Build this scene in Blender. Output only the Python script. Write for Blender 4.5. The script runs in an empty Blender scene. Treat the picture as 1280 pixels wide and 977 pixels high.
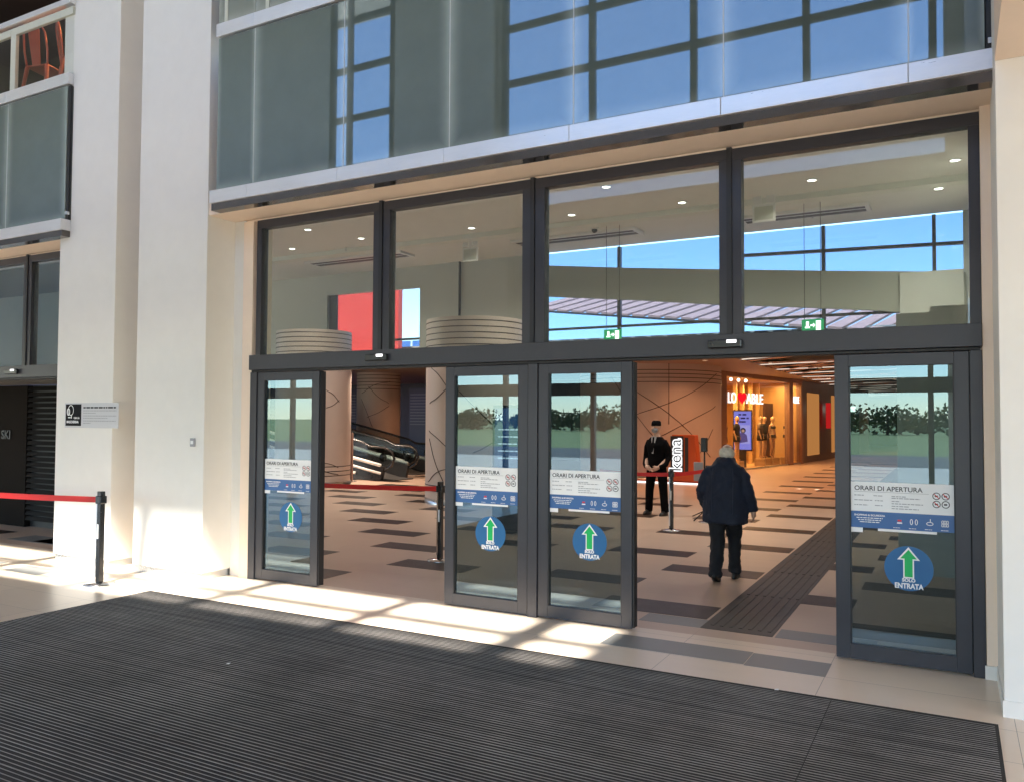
import bpy, bmesh, math, random
from mathutils import Vector, Matrix
random.seed(7)
PI = math.pi
S = bpy.context.scene
COL = S.collection

# ------------------------------------------------------------------ helpers
class MB:
    """collects shapes and links them as ONE mesh object"""
    def __init__(s):
        s.v = []; s.f = []; s.m = []; s.sm = []
    def add(s, vs, fs, m=0, smooth=False):
        o = len(s.v); s.v += [tuple(p) for p in vs]
        for f in fs:
            s.f.append([i + o for i in f]); s.m.append(m); s.sm.append(smooth)
        return s
    def box(s, x0, x1, y0, y1, z0, z1, m=0):
        v = [(x0,y0,z0),(x1,y0,z0),(x1,y1,z0),(x0,y1,z0),(x0,y0,z1),(x1,y0,z1),(x1,y1,z1),(x0,y1,z1)]
        return s.add(v, [(0,3,2,1),(4,5,6,7),(0,1,5,4),(1,2,6,5),(2,3,7,6),(3,0,4,7)], m)
    def quad(s, a, b, c, d, m=0):
        return s.add([a,b,c,d], [(0,1,2,3)], m)
    def prism(s, poly, axis, a, b, m=0, smooth=False):
        """polygon of 2-D points extruded along axis from a to b"""
        n = len(poly)
        def P(p, t):
            return {'x': (t,p[0],p[1]), 'y': (p[0],t,p[1]), 'z': (p[0],p[1],t)}[axis]
        v = [P(p,a) for p in poly] + [P(p,b) for p in poly]
        s.add(v, [tuple(range(n)), tuple(range(2*n-1,n-1,-1))], m)
        o = len(s.v) - 2*n
        for i in range(n):
            j = (i+1) % n
            s.f.append([o+i, o+n+i, o+n+j, o+j]); s.m.append(m); s.sm.append(smooth)
        return s
    def lathe(s, prof, c=(0,0,0), n=32, m=0, a0=0, a1=2*PI, smooth=True):
        full = abs(a1-a0-2*PI) < 1e-6
        k = n if full else n+1
        v = []
        for r, z in prof:
            for i in range(k):
                a = a0 + (a1-a0)*i/n
                v.append((c[0]+r*math.cos(a), c[1]+r*math.sin(a), c[2]+z))
        f = []
        for j in range(len(prof)-1):
            for i in range(n):
                q = (i+1) % k
                f.append((j*k+i, j*k+q, (j+1)*k+q, (j+1)*k+i))
        return s.add(v, f, m, smooth)
    def tube(s, pts, r, n=10, m=0, cap=True, asp=1.0, up=(0,0,1)):
        """round tube through pts; r one radius or one per point"""
        pts = [Vector(p) for p in pts]
        rs = r if isinstance(r, (list,tuple)) else [r]*len(pts)
        v = []; pa = None
        for i, p in enumerate(pts):
            t = (pts[min(i+1,len(pts)-1)] - pts[max(i-1,0)])
            t = t.normalized() if t.length > 1e-9 else Vector((0,0,1))
            if pa is None:
                u = Vector(up)
                if abs(t.dot(u)) > .97: u = Vector((0,1,0))
                a = t.cross(u).normalized()
            else:
                a = (pa - t*pa.dot(t)).normalized()      # carry the frame along, no twist
            pa = a; b = a.cross(t).normalized()
            for k in range(n):
                g = 2*PI*k/n
                v.append(p + a*math.cos(g)*rs[i] + b*math.sin(g)*rs[i]*asp)
        f = []
        for i in range(len(pts)-1):
            for k in range(n):
                q = (k+1) % n
                f.append((i*n+k, i*n+q, (i+1)*n+q, (i+1)*n+k))
        if cap:
            f.append(tuple(range(n-1,-1,-1))); f.append(tuple((len(pts)-1)*n+k for k in range(n)))
        return s.add(v, f, m, True)
    def rings(s, rr, n=20, m=0, cap=True):
        """loft of elliptical rings (cx,cy,cz,rx,ry)"""
        v = []
        for cx,cy,cz,rx,ry in rr:
            for k in range(n):
                g = 2*PI*k/n
                v.append((cx+rx*math.cos(g), cy+ry*math.sin(g), cz))
        f = []
        for i in range(len(rr)-1):
            for k in range(n):
                q = (k+1) % n
                f.append((i*n+k, i*n+q, (i+1)*n+q, (i+1)*n+k))
        if cap:
            f.append(tuple(range(n-1,-1,-1))); f.append(tuple((len(rr)-1)*n+k for k in range(n)))
        return s.add(v, f, m, True)
    def ball(s, c, r, m=0, n=16, sc=(1,1,1)):
        prof = [(r*math.sin(PI*i/n), -r*math.cos(PI*i/n)) for i in range(n+1)]
        v0 = len(s.v); s.lathe(prof, (0,0,0), n*2, m)
        for i in range(v0, len(s.v)):
            x,y,z = s.v[i]; s.v[i] = (c[0]+x*sc[0], c[1]+y*sc[1], c[2]+z*sc[2])
        return s
    def disc(s, c, r, axis='y', n=40, m=0, t=.002):
        poly = [(c[0]+r*math.cos(2*PI*k/n), (c[2] if axis=='y' else c[1])+r*math.sin(2*PI*k/n)) for k in range(n)]
        if axis == 'y': return s.prism(poly, 'y', c[1], c[1]+t, m)
        return s.prism(poly, 'z', c[2], c[2]+t, m)
    def text(s, body, size, loc, m=0, align='LEFT', bold=0.0, M=None, ext=.0008, squeeze=1.0):
        """letters standing in the xz plane, read from -y"""
        cu = bpy.data.curves.new('letters', 'FONT'); cu.body = body; cu.size = size
        cu.align_x = align; cu.offset = bold; cu.extrude = ext; cu.resolution_u = 3
        ob = bpy.data.objects.new('letters', cu)
        me = ob.to_mesh()
        vs = []
        for v in me.vertices:
            p = Vector((v.co.x*squeeze, -v.co.z, v.co.y))
            if M is not None: p = M @ p
            vs.append(p + Vector(loc))
        s.add(vs, [tuple(p.vertices) for p in me.polygons], m)
        ob.to_mesh_clear(); bpy.data.objects.remove(ob); bpy.data.curves.remove(cu)
        return s
    def xform(s, M):
        s.v = [tuple(M @ Vector(p)) for p in s.v]; return s
    def build(s, name, mats, parent=None, local=False, bevel=0, label=None, remesh=0, smooth=0, subd=0, autosm=False):
        off = Vector((0,0,0))
        q = parent
        while q is not None and not local:
            off += q.location; q = q.parent
        me = bpy.data.meshes.new(name)
        me.from_pydata([tuple(Vector(p)-off) for p in s.v], [], s.f)
        mats = mats if isinstance(mats, (list,tuple)) else [mats]
        for k in mats: me.materials.append(k)
        me.polygons.foreach_set('material_index', s.m)
        me.polygons.foreach_set('use_smooth', s.sm)
        bm = bmesh.new(); bm.from_mesh(me); bmesh.ops.recalc_face_normals(bm, faces=bm.faces); bm.to_mesh(me); bm.free()
        me.update()
        o = bpy.data.objects.new(name, me); COL.objects.link(o)
        o.parent = parent
        if remesh:
            md = o.modifiers.new('fuse','REMESH'); md.mode='VOXEL'; md.voxel_size = remesh; md.use_smooth_shade = True
        if smooth:
            md = o.modifiers.new('soften','SMOOTH'); md.iterations = smooth; md.factor = .5
        if bevel:
            md = o.modifiers.new('edge','BEVEL'); md.width = bevel; md.segments = 2; md.limit_method = 'ANGLE'; md.angle_limit = math.radians(40)
        if label: o['label'] = label
        return o

def tag(o, label=None, cat=None, group=None, kind=None):
    if label: o['label'] = label
    if cat: o['category'] = cat
    if group: o['group'] = group
    if kind: o['kind'] = kind
    return o
def thing(name, label, cat, loc=(0,0,0), rot=0, group=None):
    o = bpy.data.objects.new(name, None); COL.objects.link(o)
    o.empty_display_size = .2
    o.location = loc; o.rotation_euler = (0,0,rot)
    return tag(o, label, cat, group)
def structure(mb, name, mats, **k):
    return tag(mb.build(name, mats, **k), kind='structure')
def copy_tree(o, parent=None, loc=None, rot=None, label=None, group=None):
    c = o.copy(); COL.objects.link(c)
    if parent is not None: c.parent = parent
    if loc is not None: c.location = loc
    if rot is not None: c.rotation_euler = (0,0,rot)
    if label: c['label'] = label
    if group: c['group'] = group
    for ch in list(o.children): copy_tree(ch, c)
    return c

# ------------------------------------------------------------------ materials
def nodes(name):
    m = bpy.data.materials.new(name); m.use_nodes = True
    nt = m.node_tree; nt.nodes.clear()
    out = nt.nodes.new('ShaderNodeOutputMaterial')
    return m, nt, out
def N(nt, t, **kw):
    n = nt.nodes.new(t)
    for k, v in kw.items():
        if k in n.inputs.keys() if hasattr(n.inputs,'keys') else False: n.inputs[k].default_value = v
        else: setattr(n, k, v)
    return n
def L(nt, a, b): nt.links.new(a, b)
def rgba(c): return (c[0], c[1], c[2], 1)
def math_node(nt, op, a, b=None, c=None):
    n = nt.nodes.new('ShaderNodeMath'); n.operation = op
    for i, x in enumerate((a, b, c)):
        if x is None: continue
        if isinstance(x, (int,float)): n.inputs[i].default_value = x
        else: L(nt, x, n.inputs[i])
    return n.outputs[0]
def mixc(nt, fac, a, b):
    n = nt.nodes.new('ShaderNodeMix'); n.data_type = 'RGBA'
    if isinstance(fac,(int,float)): n.inputs[0].default_value = fac
    else: L(nt, fac, n.inputs[0])
    for i, x in ((6,a),(7,b)):
        if isinstance(x, tuple): n.inputs[i].default_value = rgba(x)
        else: L(nt, x, n.inputs[i])
    return n.outputs[2]
def noise(nt, vec, scale, detail=3, rough=.55):
    n = nt.nodes.new('ShaderNodeTexNoise'); n.inputs['Scale'].default_value = scale
    n.inputs['Detail'].default_value = detail; n.inputs['Roughness'].default_value = rough
    if vec is not None: L(nt, vec, n.inputs['Vector'])
    return n.outputs['Fac']
def scl(c, k): return tuple(min(1, x*k) for x in c)
def mat(name, col, rough=.5, metal=0, var=.07, scale=3, bump=0, bscale=80, ior=1.5, stretch=None, coat=0, rvar=.06):
    m, nt, out = nodes(name)
    tc = N(nt,'ShaderNodeTexCoord').outputs['Object']
    if stretch:
        mp = nt.nodes.new('ShaderNodeMapping'); mp.inputs['Scale'].default_value = stretch; L(nt, tc, mp.inputs['Vector']); tc = mp.outputs[0]
    f = noise(nt, tc, scale, 4)
    f2 = noise(nt, tc, scale*7, 3)
    f = math_node(nt,'ADD', math_node(nt,'MULTIPLY', f, .65), math_node(nt,'MULTIPLY', f2, .35))
    f = math_node(nt,'MULTIPLY_ADD', f, 2.2, -.6)
    cl = nt.nodes.new('ShaderNodeClamp'); L(nt, f, cl.inputs[0]); f = cl.outputs[0]
    b = nt.nodes.new('ShaderNodeBsdfPrincipled'); L(nt, b.outputs[0], out.inputs[0])
    L(nt, mixc(nt, f, scl(col,1-var), scl(col,1+var)), b.inputs['Base Color'])
    L(nt, math_node(nt,'MULTIPLY_ADD', f, rvar*2, max(.02, rough-rvar)), b.inputs['Roughness'])
    b.inputs['Metallic'].default_value = metal; b.inputs['IOR'].default_value = ior
    if coat: b.inputs['Coat Weight'].default_value = coat; b.inputs['Coat Roughness'].default_value = .04
    if bump:
        bn = nt.nodes.new('ShaderNodeBump'); bn.inputs['Strength'].default_value = bump; bn.inputs['Distance'].default_value = .004
        L(nt, noise(nt, tc, bscale, 4), bn.inputs['Height']); L(nt, bn.outputs[0], b.inputs['Normal'])
    return m
def emit(name, col, strength):
    m, nt, out = nodes(name)
    e = nt.nodes.new('ShaderNodeEmission'); e.inputs[0].default_value = rgba(col); e.inputs[1].default_value = strength
    L(nt, e.outputs[0], out.inputs[0]); return m
def glass(name, tint=(.9,.95,.92), ior=1.6, rough=0.0, dirt_haze=.02, refl=(.95,.97,1)):
    """clear pane: real Fresnel reflection over a tinted see-through body"""
    m, nt, out = nodes(name)
    fr = nt.nodes.new('ShaderNodeFresnel'); fr.inputs[0].default_value = ior
    geo = nt.nodes.new('ShaderNodeNewGeometry')
    fac = math_node(nt,'MULTIPLY', fr.outputs[0], math_node(nt,'SUBTRACT', 1, geo.outputs['Backfacing']))
    tr = nt.nodes.new('ShaderNodeBsdfTransparent'); tr.inputs[0].default_value = rgba(tint)
    gl = nt.nodes.new('ShaderNodeBsdfGlossy'); gl.inputs['Roughness'].default_value = rough; gl.inputs[0].default_value = rgba(refl)
    mx = nt.nodes.new('ShaderNodeMixShader'); L(nt, fac, mx.inputs[0]); L(nt, tr.outputs[0], mx.inputs[1]); L(nt, gl.outputs[0], mx.inputs[2])
    sh = mx.outputs[0]
    if dirt_haze:
        df = nt.nodes.new('ShaderNodeBsdfDiffuse'); df.inputs[0].default_value = (.7,.72,.7,1)
        tc = N(nt,'ShaderNodeTexCoord').outputs['Object']
        ff = math_node(nt,'MULTIPLY', noise(nt, tc, 2.3, 5), dirt_haze)
        m2 = nt.nodes.new('ShaderNodeMixShader'); L(nt, ff, m2.inputs[0]); L(nt, sh, m2.inputs[1]); L(nt, df.outputs[0], m2.inputs[2]); sh = m2.outputs[0]
    L(nt, sh, out.inputs[0]); return m
def tile_floor(name, col, jx0, pw, jy0, ph, rough, var=.08, joint=.6, jw=.004):
    m, nt, out = nodes(name)
    tc = N(nt,'ShaderNodeTexCoord').outputs['Object']
    sp = nt.nodes.new('ShaderNodeSeparateXYZ'); L(nt, tc, sp.inputs[0])
    ux = math_node(nt,'DIVIDE', math_node(nt,'SUBTRACT', sp.outputs[0], jx0), pw)
    uy = math_node(nt,'DIVIDE', math_node(nt,'SUBTRACT', sp.outputs[1], jy0), ph)
    def line(u, p):
        fr = math_node(nt,'FRACT', u); e = math_node(nt,'MINIMUM', fr, math_node(nt,'SUBTRACT', 1, fr))
        return math_node(nt,'LESS_THAN', math_node(nt,'MULTIPLY', e, p), jw/2)
    jn = math_node(nt,'MAXIMUM', line(ux,pw), line(uy,ph))
    wn = nt.nodes.new('ShaderNodeTexWhiteNoise'); wn.noise_dimensions = '2D'
    cv = nt.nodes.new('ShaderNodeCombineXYZ'); L(nt, math_node(nt,'FLOOR',ux), cv.inputs[0]); L(nt, math_node(nt,'FLOOR',uy), cv.inputs[1])
    L(nt, cv.outputs[0], wn.inputs['Vector'])
    mp = nt.nodes.new('ShaderNodeMapping'); mp.inputs['Scale'].default_value = (.8,3.5,1); L(nt, tc, mp.inputs['Vector'])
    n1 = noise(nt, mp.outputs[0], 2.2, 6, .65); n2 = noise(nt, tc, 45, 3)
    f = math_node(nt,'ADD', math_node(nt,'MULTIPLY', n1, .5), math_node(nt,'ADD', math_node(nt,'MULTIPLY', n2, .2), math_node(nt,'MULTIPLY', wn.outputs[0], .3)))
    c = mixc(nt, f, scl(col,1-var*1.6), scl(col,1+var*1.6))
    c = mixc(nt, math_node(nt,'MULTIPLY', jn, joint), c, scl(col,.25))
    b = nt.nodes.new('ShaderNodeBsdfPrincipled'); L(nt, b.outputs[0], out.inputs[0]); L(nt, c, b.inputs['Base Color'])
    L(nt, math_node(nt,'MULTIPLY_ADD', noise(nt, tc, 1.3, 4), .08, rough), b.inputs['Roughness'])
    return m
def panel_glass(name, body=(.095,.118,.100), edge=(.30,.345,.31)):
    """back-painted glass with a margin paler towards its sides and bottom; coordinates come from the pane itself"""
    m, nt, out = nodes(name)
    tc = N(nt,'ShaderNodeTexCoord').outputs['Generated']
    sp = nt.nodes.new('ShaderNodeSeparateXYZ'); L(nt, tc, sp.inputs[0])
    ob = N(nt,'ShaderNodeTexCoord').outputs['Object']
    nz = noise(nt, ob, 2.5, 5, .6)
    def margin(u, w, both=True):
        e = math_node(nt,'MINIMUM', u, math_node(nt,'SUBTRACT', 1, u)) if both else u
        return math_node(nt,'POWER', math_node(nt,'MAXIMUM', math_node(nt,'SUBTRACT', 1, math_node(nt,'DIVIDE', e, w)), 0), 2.2)
    e = math_node(nt,'MAXIMUM', margin(sp.outputs[0], .13), margin(sp.outputs[2], .10, False))
    e = math_node(nt,'MULTIPLY', e, math_node(nt,'MULTIPLY_ADD', nz, 1.0, .4))
    c = mixc(nt, nz, scl(body,.8), scl(body,1.2))
    cl = nt.nodes.new('ShaderNodeClamp'); L(nt, e, cl.inputs[0])
    c = mixc(nt, cl.outputs[0], c, edge)
    b = nt.nodes.new('ShaderNodeBsdfPrincipled'); L(nt, b.outputs[0], out.inputs[0]); L(nt, c, b.inputs['Base Color'])
    b.inputs['Roughness'].default_value = .015; b.inputs['IOR'].default_value = 2.1
    bn = nt.nodes.new('ShaderNodeBump'); bn.inputs['Strength'].default_value = .02; bn.inputs['Distance'].default_value = .02
    L(nt, noise(nt, ob, .9, 1), bn.inputs['Height']); L(nt, bn.outputs[0], b.inputs['Normal'])
    b.inputs['Specular Tint'].default_value = (.66,.84,1,1)
    return m

M_WHITE  = mat('white_plaster', (.77,.745,.70), .62, var=.045, scale=.9, bump=.05, bscale=160)
M_PEACH  = mat('light_tinted_plaster', (.86,.70,.56), .6, var=.04, scale=1.5)  # peach tint put into the plaster for light bounced off the floor
M_ANTHR  = mat('anthracite_aluminium', (.036,.036,.044), .36, metal=.2, var=.10, scale=5, bump=.02, bscale=300)
M_BLACK  = mat('black_gasket', (.012,.012,.014), .5)
M_GLOSSB = mat('black_polished_strip', (.16,.145,.135), .09, metal=.9, var=.1, rvar=.03, stretch=(1,6,6))
M_ALU    = mat('brushed_aluminium', (.80,.79,.79), .32, metal=.7, var=.05, scale=2, stretch=(1,8,8))
M_PLINTH = mat('plinth_metal', (.55,.56,.57), .3, metal=.8, var=.08)
M_GLASS  = glass('door_glass', (.60,.67,.66), 2.25, refl=(.60,.85,1))
M_TRANS  = glass('transom_glass', (.87,.925,.89), 1.6, dirt_haze=.06)  # extra diffuse haze stands in for hazy reflections on these panes
M_CLEAR  = glass('shop_glass', (.96,.97,.96), 1.5, dirt_haze=0)
M_PANEL  = panel_glass('balcony_glass')
M_UPPER  = panel_glass('upper_glass', (.22,.235,.20), (.40,.42,.37))
M_CREAM  = mat('cream_frame', (.60,.60,.50), .5)
M_SEAM   = mat('seam_pale', (.6,.62,.6), .4)
M_BACK   = mat('dark_backing', (.05,.055,.05), .7)
M_FLOOR  = tile_floor('floor_tiles', (.73,.61,.485), -2.045, 1.18, -.585, .545, .26, .06, .85)
M_FLOOR_DIM = tile_floor('floor_tiles_dimmed', (.50,.365,.28), -2.045, 1.18, -.585, .545, .34, .05, .25)  # same tiles, browner and darker in place of the warm, dim hall light
M_INLAY  = mat('brown_inlay_tile', (.030,.019,.015), .42, var=.08, scale=4, ior=1.35)
M_GREYT  = mat('grey_stone_tile', (.19,.19,.185), .42, var=.10, scale=6, bump=.05)
M_TACT   = mat('tactile_tile', (.050,.042,.038), .5, var=.15, scale=5, ior=1.35)
M_RED    = mat('red_belt', (.62,.012,.012), .55, var=.05)
M_POST   = mat('black_post', (.012,.012,.013), .25, coat=.3)
M_CHROME = mat('chrome', (.75,.75,.76), .12, metal=1, var=.03, rvar=.04)
M_STEEL  = mat('steel', (.52,.53,.54), .3, metal=1, var=.1, scale=2)
M_PAPER  = mat('white_sticker', (.80,.80,.80), .4, var=.02)
M_INK    = mat('black_ink', (.03,.03,.035), .5)
M_INKM   = mat('matte_ink', (.012,.012,.014), .8, ior=1.25)
M_GREY   = mat('grey_ink', (.33,.33,.35), .5)
M_BLUE   = mat('blue_sticker', (.035,.12,.32), .35, var=.04)
M_DBLUE  = mat('disc_blue', (.012,.11,.28), .35, var=.04)
M_GREEN  = mat('green_arrow', (.0,.42,.10), .4)
M_REDINK = mat('red_ink', (.7,.03,.03), .5)
M_HALLW  = mat('hall_wall_paint', (.55,.57,.54), .65, var=.03)
M_CEIL   = mat('hall_ceiling_paint', (.85,.85,.83), .7, var=.03)
M_COLUMN = mat('column_panel', (.58,.48,.43), .45, var=.04)
M_LINE   = mat('dark_line', (.05,.035,.03), .5)

# ------------------------------------------------------------------ ground, floor
m, nt, out = nodes('grass_ground')
tc = N(nt,'ShaderNodeTexCoord').outputs['Object']
b = nt.nodes.new('ShaderNodeBsdfPrincipled'); L(nt, b.outputs[0], out.inputs[0]); b.inputs['Roughness'].default_value = .9
L(nt, mixc(nt, noise(nt, tc, .4, 6), (.08,.13,.035), (.19,.21,.075)), b.inputs['Base Color']); M_GRASS = m
M_ASPH = mat('asphalt', (.07,.07,.07), .85, var=.15, scale=1)
M_PAVE = mat('pale_paving', (.40,.37,.33), .8, var=.12, scale=.8)
structure(MB().quad((-600,-900,-.16),(600,-900,-.16),(600,600,-.16),(-600,600,-.16)), 'ground', M_GRASS)
structure(MB().box(-120,120,-44,-30,-.3,-.11), 'road', M_ASPH)
structure(MB().box(-60,40,-29.8,-11.2,-.4,-.02), 'pavement', M_PAVE)
structure(MB().box(-45,14,-11.2,.10,-.3,0), 'floor', M_FLOOR)
structure(MB().box(-45,14,.101,75,-.3,0), 'mall_floor', M_FLOOR_DIM)

# dark plank tiles in the mall floor (a checkerboard of long tiles) and the grey slabs at the threshold
mb = MB()
def plank(x0, x1, y0, y1, m=0): mb.box(x0, x1, y0, y1, -.01, .0022, m)
for j in range(-1, 22):
    y = .40 + 1.1*j
    for n in range(-12, 5):
        x = -5.35 - 1.135*j + 2.33*n
        if x+1.14 < -4.5 and x > -30 and not (y < .3 and True): plank(x, x+1.14, y, y+.49)
for j in range(0, 30):
    y = .78 + 1.085*j
    for n in range(-1, 4):
        x = -3.27 - (1.16 if j % 2 else 0) + 2.33*n
        x0, x1 = max(x, -4.45), x+1.18
        if -2.2 < x0 < -1.3 and x1 > -2: x0 = -1.42
        if x0 < x1-.1: plank(x0, x1, y-.02 if j else .70, y+.47)
structure(mb, 'floor_inlay', M_INLAY)
mb = MB()
plank(-2.66, -1.463, -.57, -.2); plank(-1.457, -.86, -.59, -.22)
plank(-2.65, -2.05, .36, .675); plank(-1.40, -.6, .36, .675)
plank(-10.35, -9.65, -1.15, -.83); plank(-12.8, -10.8, -1.2, -.83); plank(-12.9,-11.6, .35, .8)
structure(mb, 'floor_slab', M_GREYT)
mb = MB(); mb.box(-2.06, -1.42, .36, 30, -.01, .003)
for j in range(60):
    y = .5 + .5*j
    for k in range(7):
        x = -2.0 + .085*k
        mb.box(x, x+.032, y, y+(.44 if j % 3 == 2 else .5), .003, .007)
structure(mb, 'tactile_path', M_TACT)

# entrance mat: carpet strips between thin aluminium bars
M_CARPET = mat('mat_carpet', (.026,.022,.020), .95, var=.5, scale=2.2, bump=.8, bscale=150)
M_BAR = mat('mat_bar', (.25,.225,.205), .6, metal=.1, var=.55, scale=1.1)
mb = MB()
X0, X1 = -7.72, .22
mb.box(X0, X1, -10.4, -1.07, -.01, .006)
rm = random.Random(4); y = -1.12; k = 0
while y > -10.3:
    w = .0056 + rm.uniform(-.0012,.0012) + (.003 if rm.random() < .04 else 0) - (.0022 if y > -1.7 else 0)
    for a, b_ in ((X0+.02, -.756), (-.75, X1-.02)):
        jy = rm.uniform(-.0015,.0015); mb.box(a, b_, y-w+jy, y+jy, .006, .0085+rm.uniform(-.0008,.0008), 1)
    y -= .034; k += 1
o = mb.build('entrance_mat', [M_CARPET, M_BAR]); tag(o, 'large dark ribbed entrance mat set in the beige floor before the doors', 'door mat')
for lb, x, y in (('tiny white paper scrap near the right back edge of the dark mat', -1.13, -1.10), ('tiny white paper scrap on the left middle of the dark mat', -4.93, -2.55)):
    tag(MB().add([(x,y,.010),(x+.030,y+.006,.011),(x+.026,y+.026,.016),(x+.004,y+.022,.012),(x,y,.0095),(x+.030,y+.006,.0105),(x+.026,y+.026,.0155),(x+.004,y+.022,.0115)], [(0,1,2,3),(7,6,5,4),(0,4,5,1),(1,5,6,2),(2,6,7,3),(3,7,4,0)]).build('paper_scrap', M_PAPER), lb, 'paper scrap')

# ------------------------------------------------------------------ pillars and wall around the glazed entrance
def pillar(label, x0, x1):
    p = thing('pillar', label, 'pillar', ((x0+x1)/2, -.2, 0))
    MB().box(x0, x1, -.42, .30, .085, 14.5).build('shaft', M_WHITE, p, bevel=.006)
    MB().box(x0+.02, x1-.02, -.40, .28, 0, .085).build('plinth', M_PLINTH, p)
pillar('broad white pillar just left of the glass doors, small switch box on it', -8.90, -7.68)
pillar('white pillar carrying the grey notice plate with black square', -10.50, -9.34)
p = thing('wall', 'narrow recessed wall strip, tinted beige for shade, between the two white pillars', 'wall', (-9.12,.1,0))
MB().box(-9.34,-8.90,.0,.2,0,14.5).build('wall_panel', M_PEACH, p)
MB().box(-9.34,-8.90,-.015,-.001,0,.1).build('skirting', M_WHITE, p)
p = thing('entrance_wall', 'plastered wall surround, tinted beige for floor bounce, framing the wide glazed entrance', 'wall', (-3.6,.1,0))
MB().box(-7.68, .24, .012,.30, 4.235, 4.262).build('lintel', M_PEACH, p)
MB().box(-7.68, .30, -.40,.30, 4.262, 4.47).build('soffit', M_PEACH, p)
MB().box(-7.68,-7.50,.0,.28,0,4.262).build('jamb', M_WHITE, p)
MB().box(-7.50,-7.342,-.03,.28,0,4.235).build('jamb', M_PEACH, p)
MB().box(.192,.262,-.05,.28,0,4.262).build('jamb', M_PEACH, p)
MB().box(.18,.255,-.065,-.052,0,.10).build('skirting', M_WHITE, p)
p = thing('corner_pier', 'plain white pier at the right edge of the entrance', 'pier', (.3,-.88,0))
MB().box(.262, 4.0, -.88, .30, .0, 4.27).build('shaft', M_WHITE, p, bevel=.005)
MB().box(.254, 4.0, -.888, -.0, 0, .105).build('skirting', M_PLINTH if False else M_WHITE, p)
MB().box(.262, 9, -11, -.88, 4.27, 14.5).build('upper_block', M_PEACH, p)
MB().box(.262, 9, -.88, .30, 4.27, 14.5).build('upper_wall', M_WHITE, p)
p = thing('switch_box', 'tiny grey wall switch box on the broad white pillar', 'switch', (-7.85,-.42,1.6))
MB().box(-7.885,-7.815,-.445,-.421,1.55,1.65).build('housing', M_GREY, p, bevel=.004)
MB().box(-7.87,-7.83,-.449,-.445,1.58,1.62).build('button', M_PAPER, p)

# notice plate on the left pillar
p = thing('notice_plate', 'pale notice plate with black mask symbol square fixed to the left white pillar', 'notice', (-9.75,-.42,1.8))
mb = MB(); mb.box(-10.275,-9.955,-.432,-.428,1.775,2.055)
def ring(mb, cx, cz, rx, rz, y, w, m=0, n=24, a0=0, a1=2*PI):
    for k in range(n):
        a = a0+(a1-a0)*k/n; c = a0+(a1-a0)*(k+1)/n
        p4 = [(cx+(rx+s*w)*math.cos(t), y, cz+(rz+s*w)*math.sin(t)) for t, s in ((a,-.5),(c,-.5),(c,.5),(a,.5))]
        mb.quad(*p4, m)
ring(mb, -10.165, 1.975, .055, .065, -.434, .010, 1)
ring(mb, -10.215, 1.955, .025, .040, -.434, .018, 1)
mb.box(-10.16,-10.145,-.434,-.432,1.87,1.92,1).box(-10.22,-10.17,-.434,-.432,1.875,1.888,1)
mb.text('USA LA', .036, (-10.10,-.434,1.865), 1, bold=.0008)
mb.text('MASCHERINA', .046, (-10.25,-.434,1.81), 1, bold=.001, squeeze=.88)
mb.build('symbol', [M_INKM, M_PAPER], p)
mb = MB().box(-10.30,-9.21,-.428,-.421,1.75,2.07,2)
def bars(mb, x0, x1, z, h, y, m=0, seed=1):
    r = random.Random(seed); x = x0
    while x < x1:
        w = r.uniform(1.6, 6)*h; w = min(w, x1-x)
        mb.box(x, x+w, y, y+.0008, z, z+h, m); x += w + h*.8
bars(mb, -9.91, -9.26, 2.00, .018, -.4305, 0, 3)
for k, (z, x1) in enumerate(((1.965,-9.25),(1.935,-9.66),(1.90,-9.25),(1.87,-9.42),(1.835,-9.26),(1.805,-9.76))):
    bars(mb, -9.91, x1, z, .009, -.4305, 1, 10+k)
mb.build('plate', [M_INKM, M_GREY, mat('plate_grey',(.56,.56,.58),.5,var=.02)], p)

# ------------------------------------------------------------------ entrance frame, transoms
def entrance(name, label, x0, x1, posts, sensors, lower):
    """posts: (left,right) pairs of the transom mullions"""
    p = thing(name, label, 'entrance', ((x0+x1)/2, 0, 0))
    MB().box(x0-.06, x1, -.075, .10, 2.45, 2.625).box(x0-.05, x1-.01, -.04, .09, 2.425, 2.449, 1).build('header', [M_ANTHR, M_BLACK], p, bevel=.004)
    MB().box(x0, x1, -.03, .08, 4.135, 4.233).build('top_rail', M_ANTHR, p, bevel=.003)
    MB().box(x0, x0+.075, -.03, .08, 2.626, 4.134).build('post', M_ANTHR, p, bevel=.003)
    MB().box(x1-.075, x1, -.03, .08, 2.626, 4.134).build('post', M_ANTHR, p, bevel=.003)
    edges = [x0+.075]
    for a, b in posts:
        c = (a+b)/2
        MB().box(a, c-.03, -.03, .08, 2.626, 4.134).box(c+.018, b, -.03, .08, 2.626, 4.134).box(c-.028, c+.016, -.045, .05, 2.626, 4.245, 1).build('post', [M_ANTHR, M_BLACK], p)
        edges += [a, b]
    edges.append(x1-.075)
    for i in range(0, len(edges), 2):
        a, b = edges[i], edges[i+1]
        MB().box(a+.002, b-.002, .018, .03, 2.627, 4.133).build('transom_pane', M_TRANS, p)
    for x in sensors:
        s_ = MB().box(x-.145, x+.145, -.125, -.077, 2.50, 2.575).build('motion_sensor', M_POST, p, bevel=.012)
        MB().box(x+.02, x+.10, -.131, -.124, 2.545, 2.57).build('sensor_lens', emit('sensor_white',(1,1,1),.8), s_)
    for a, b in lower:
        MB().box(a, b, -.05, .09, 0, 2.424).build('post', M_ANTHR, p, bevel=.003)
    return p
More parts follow.
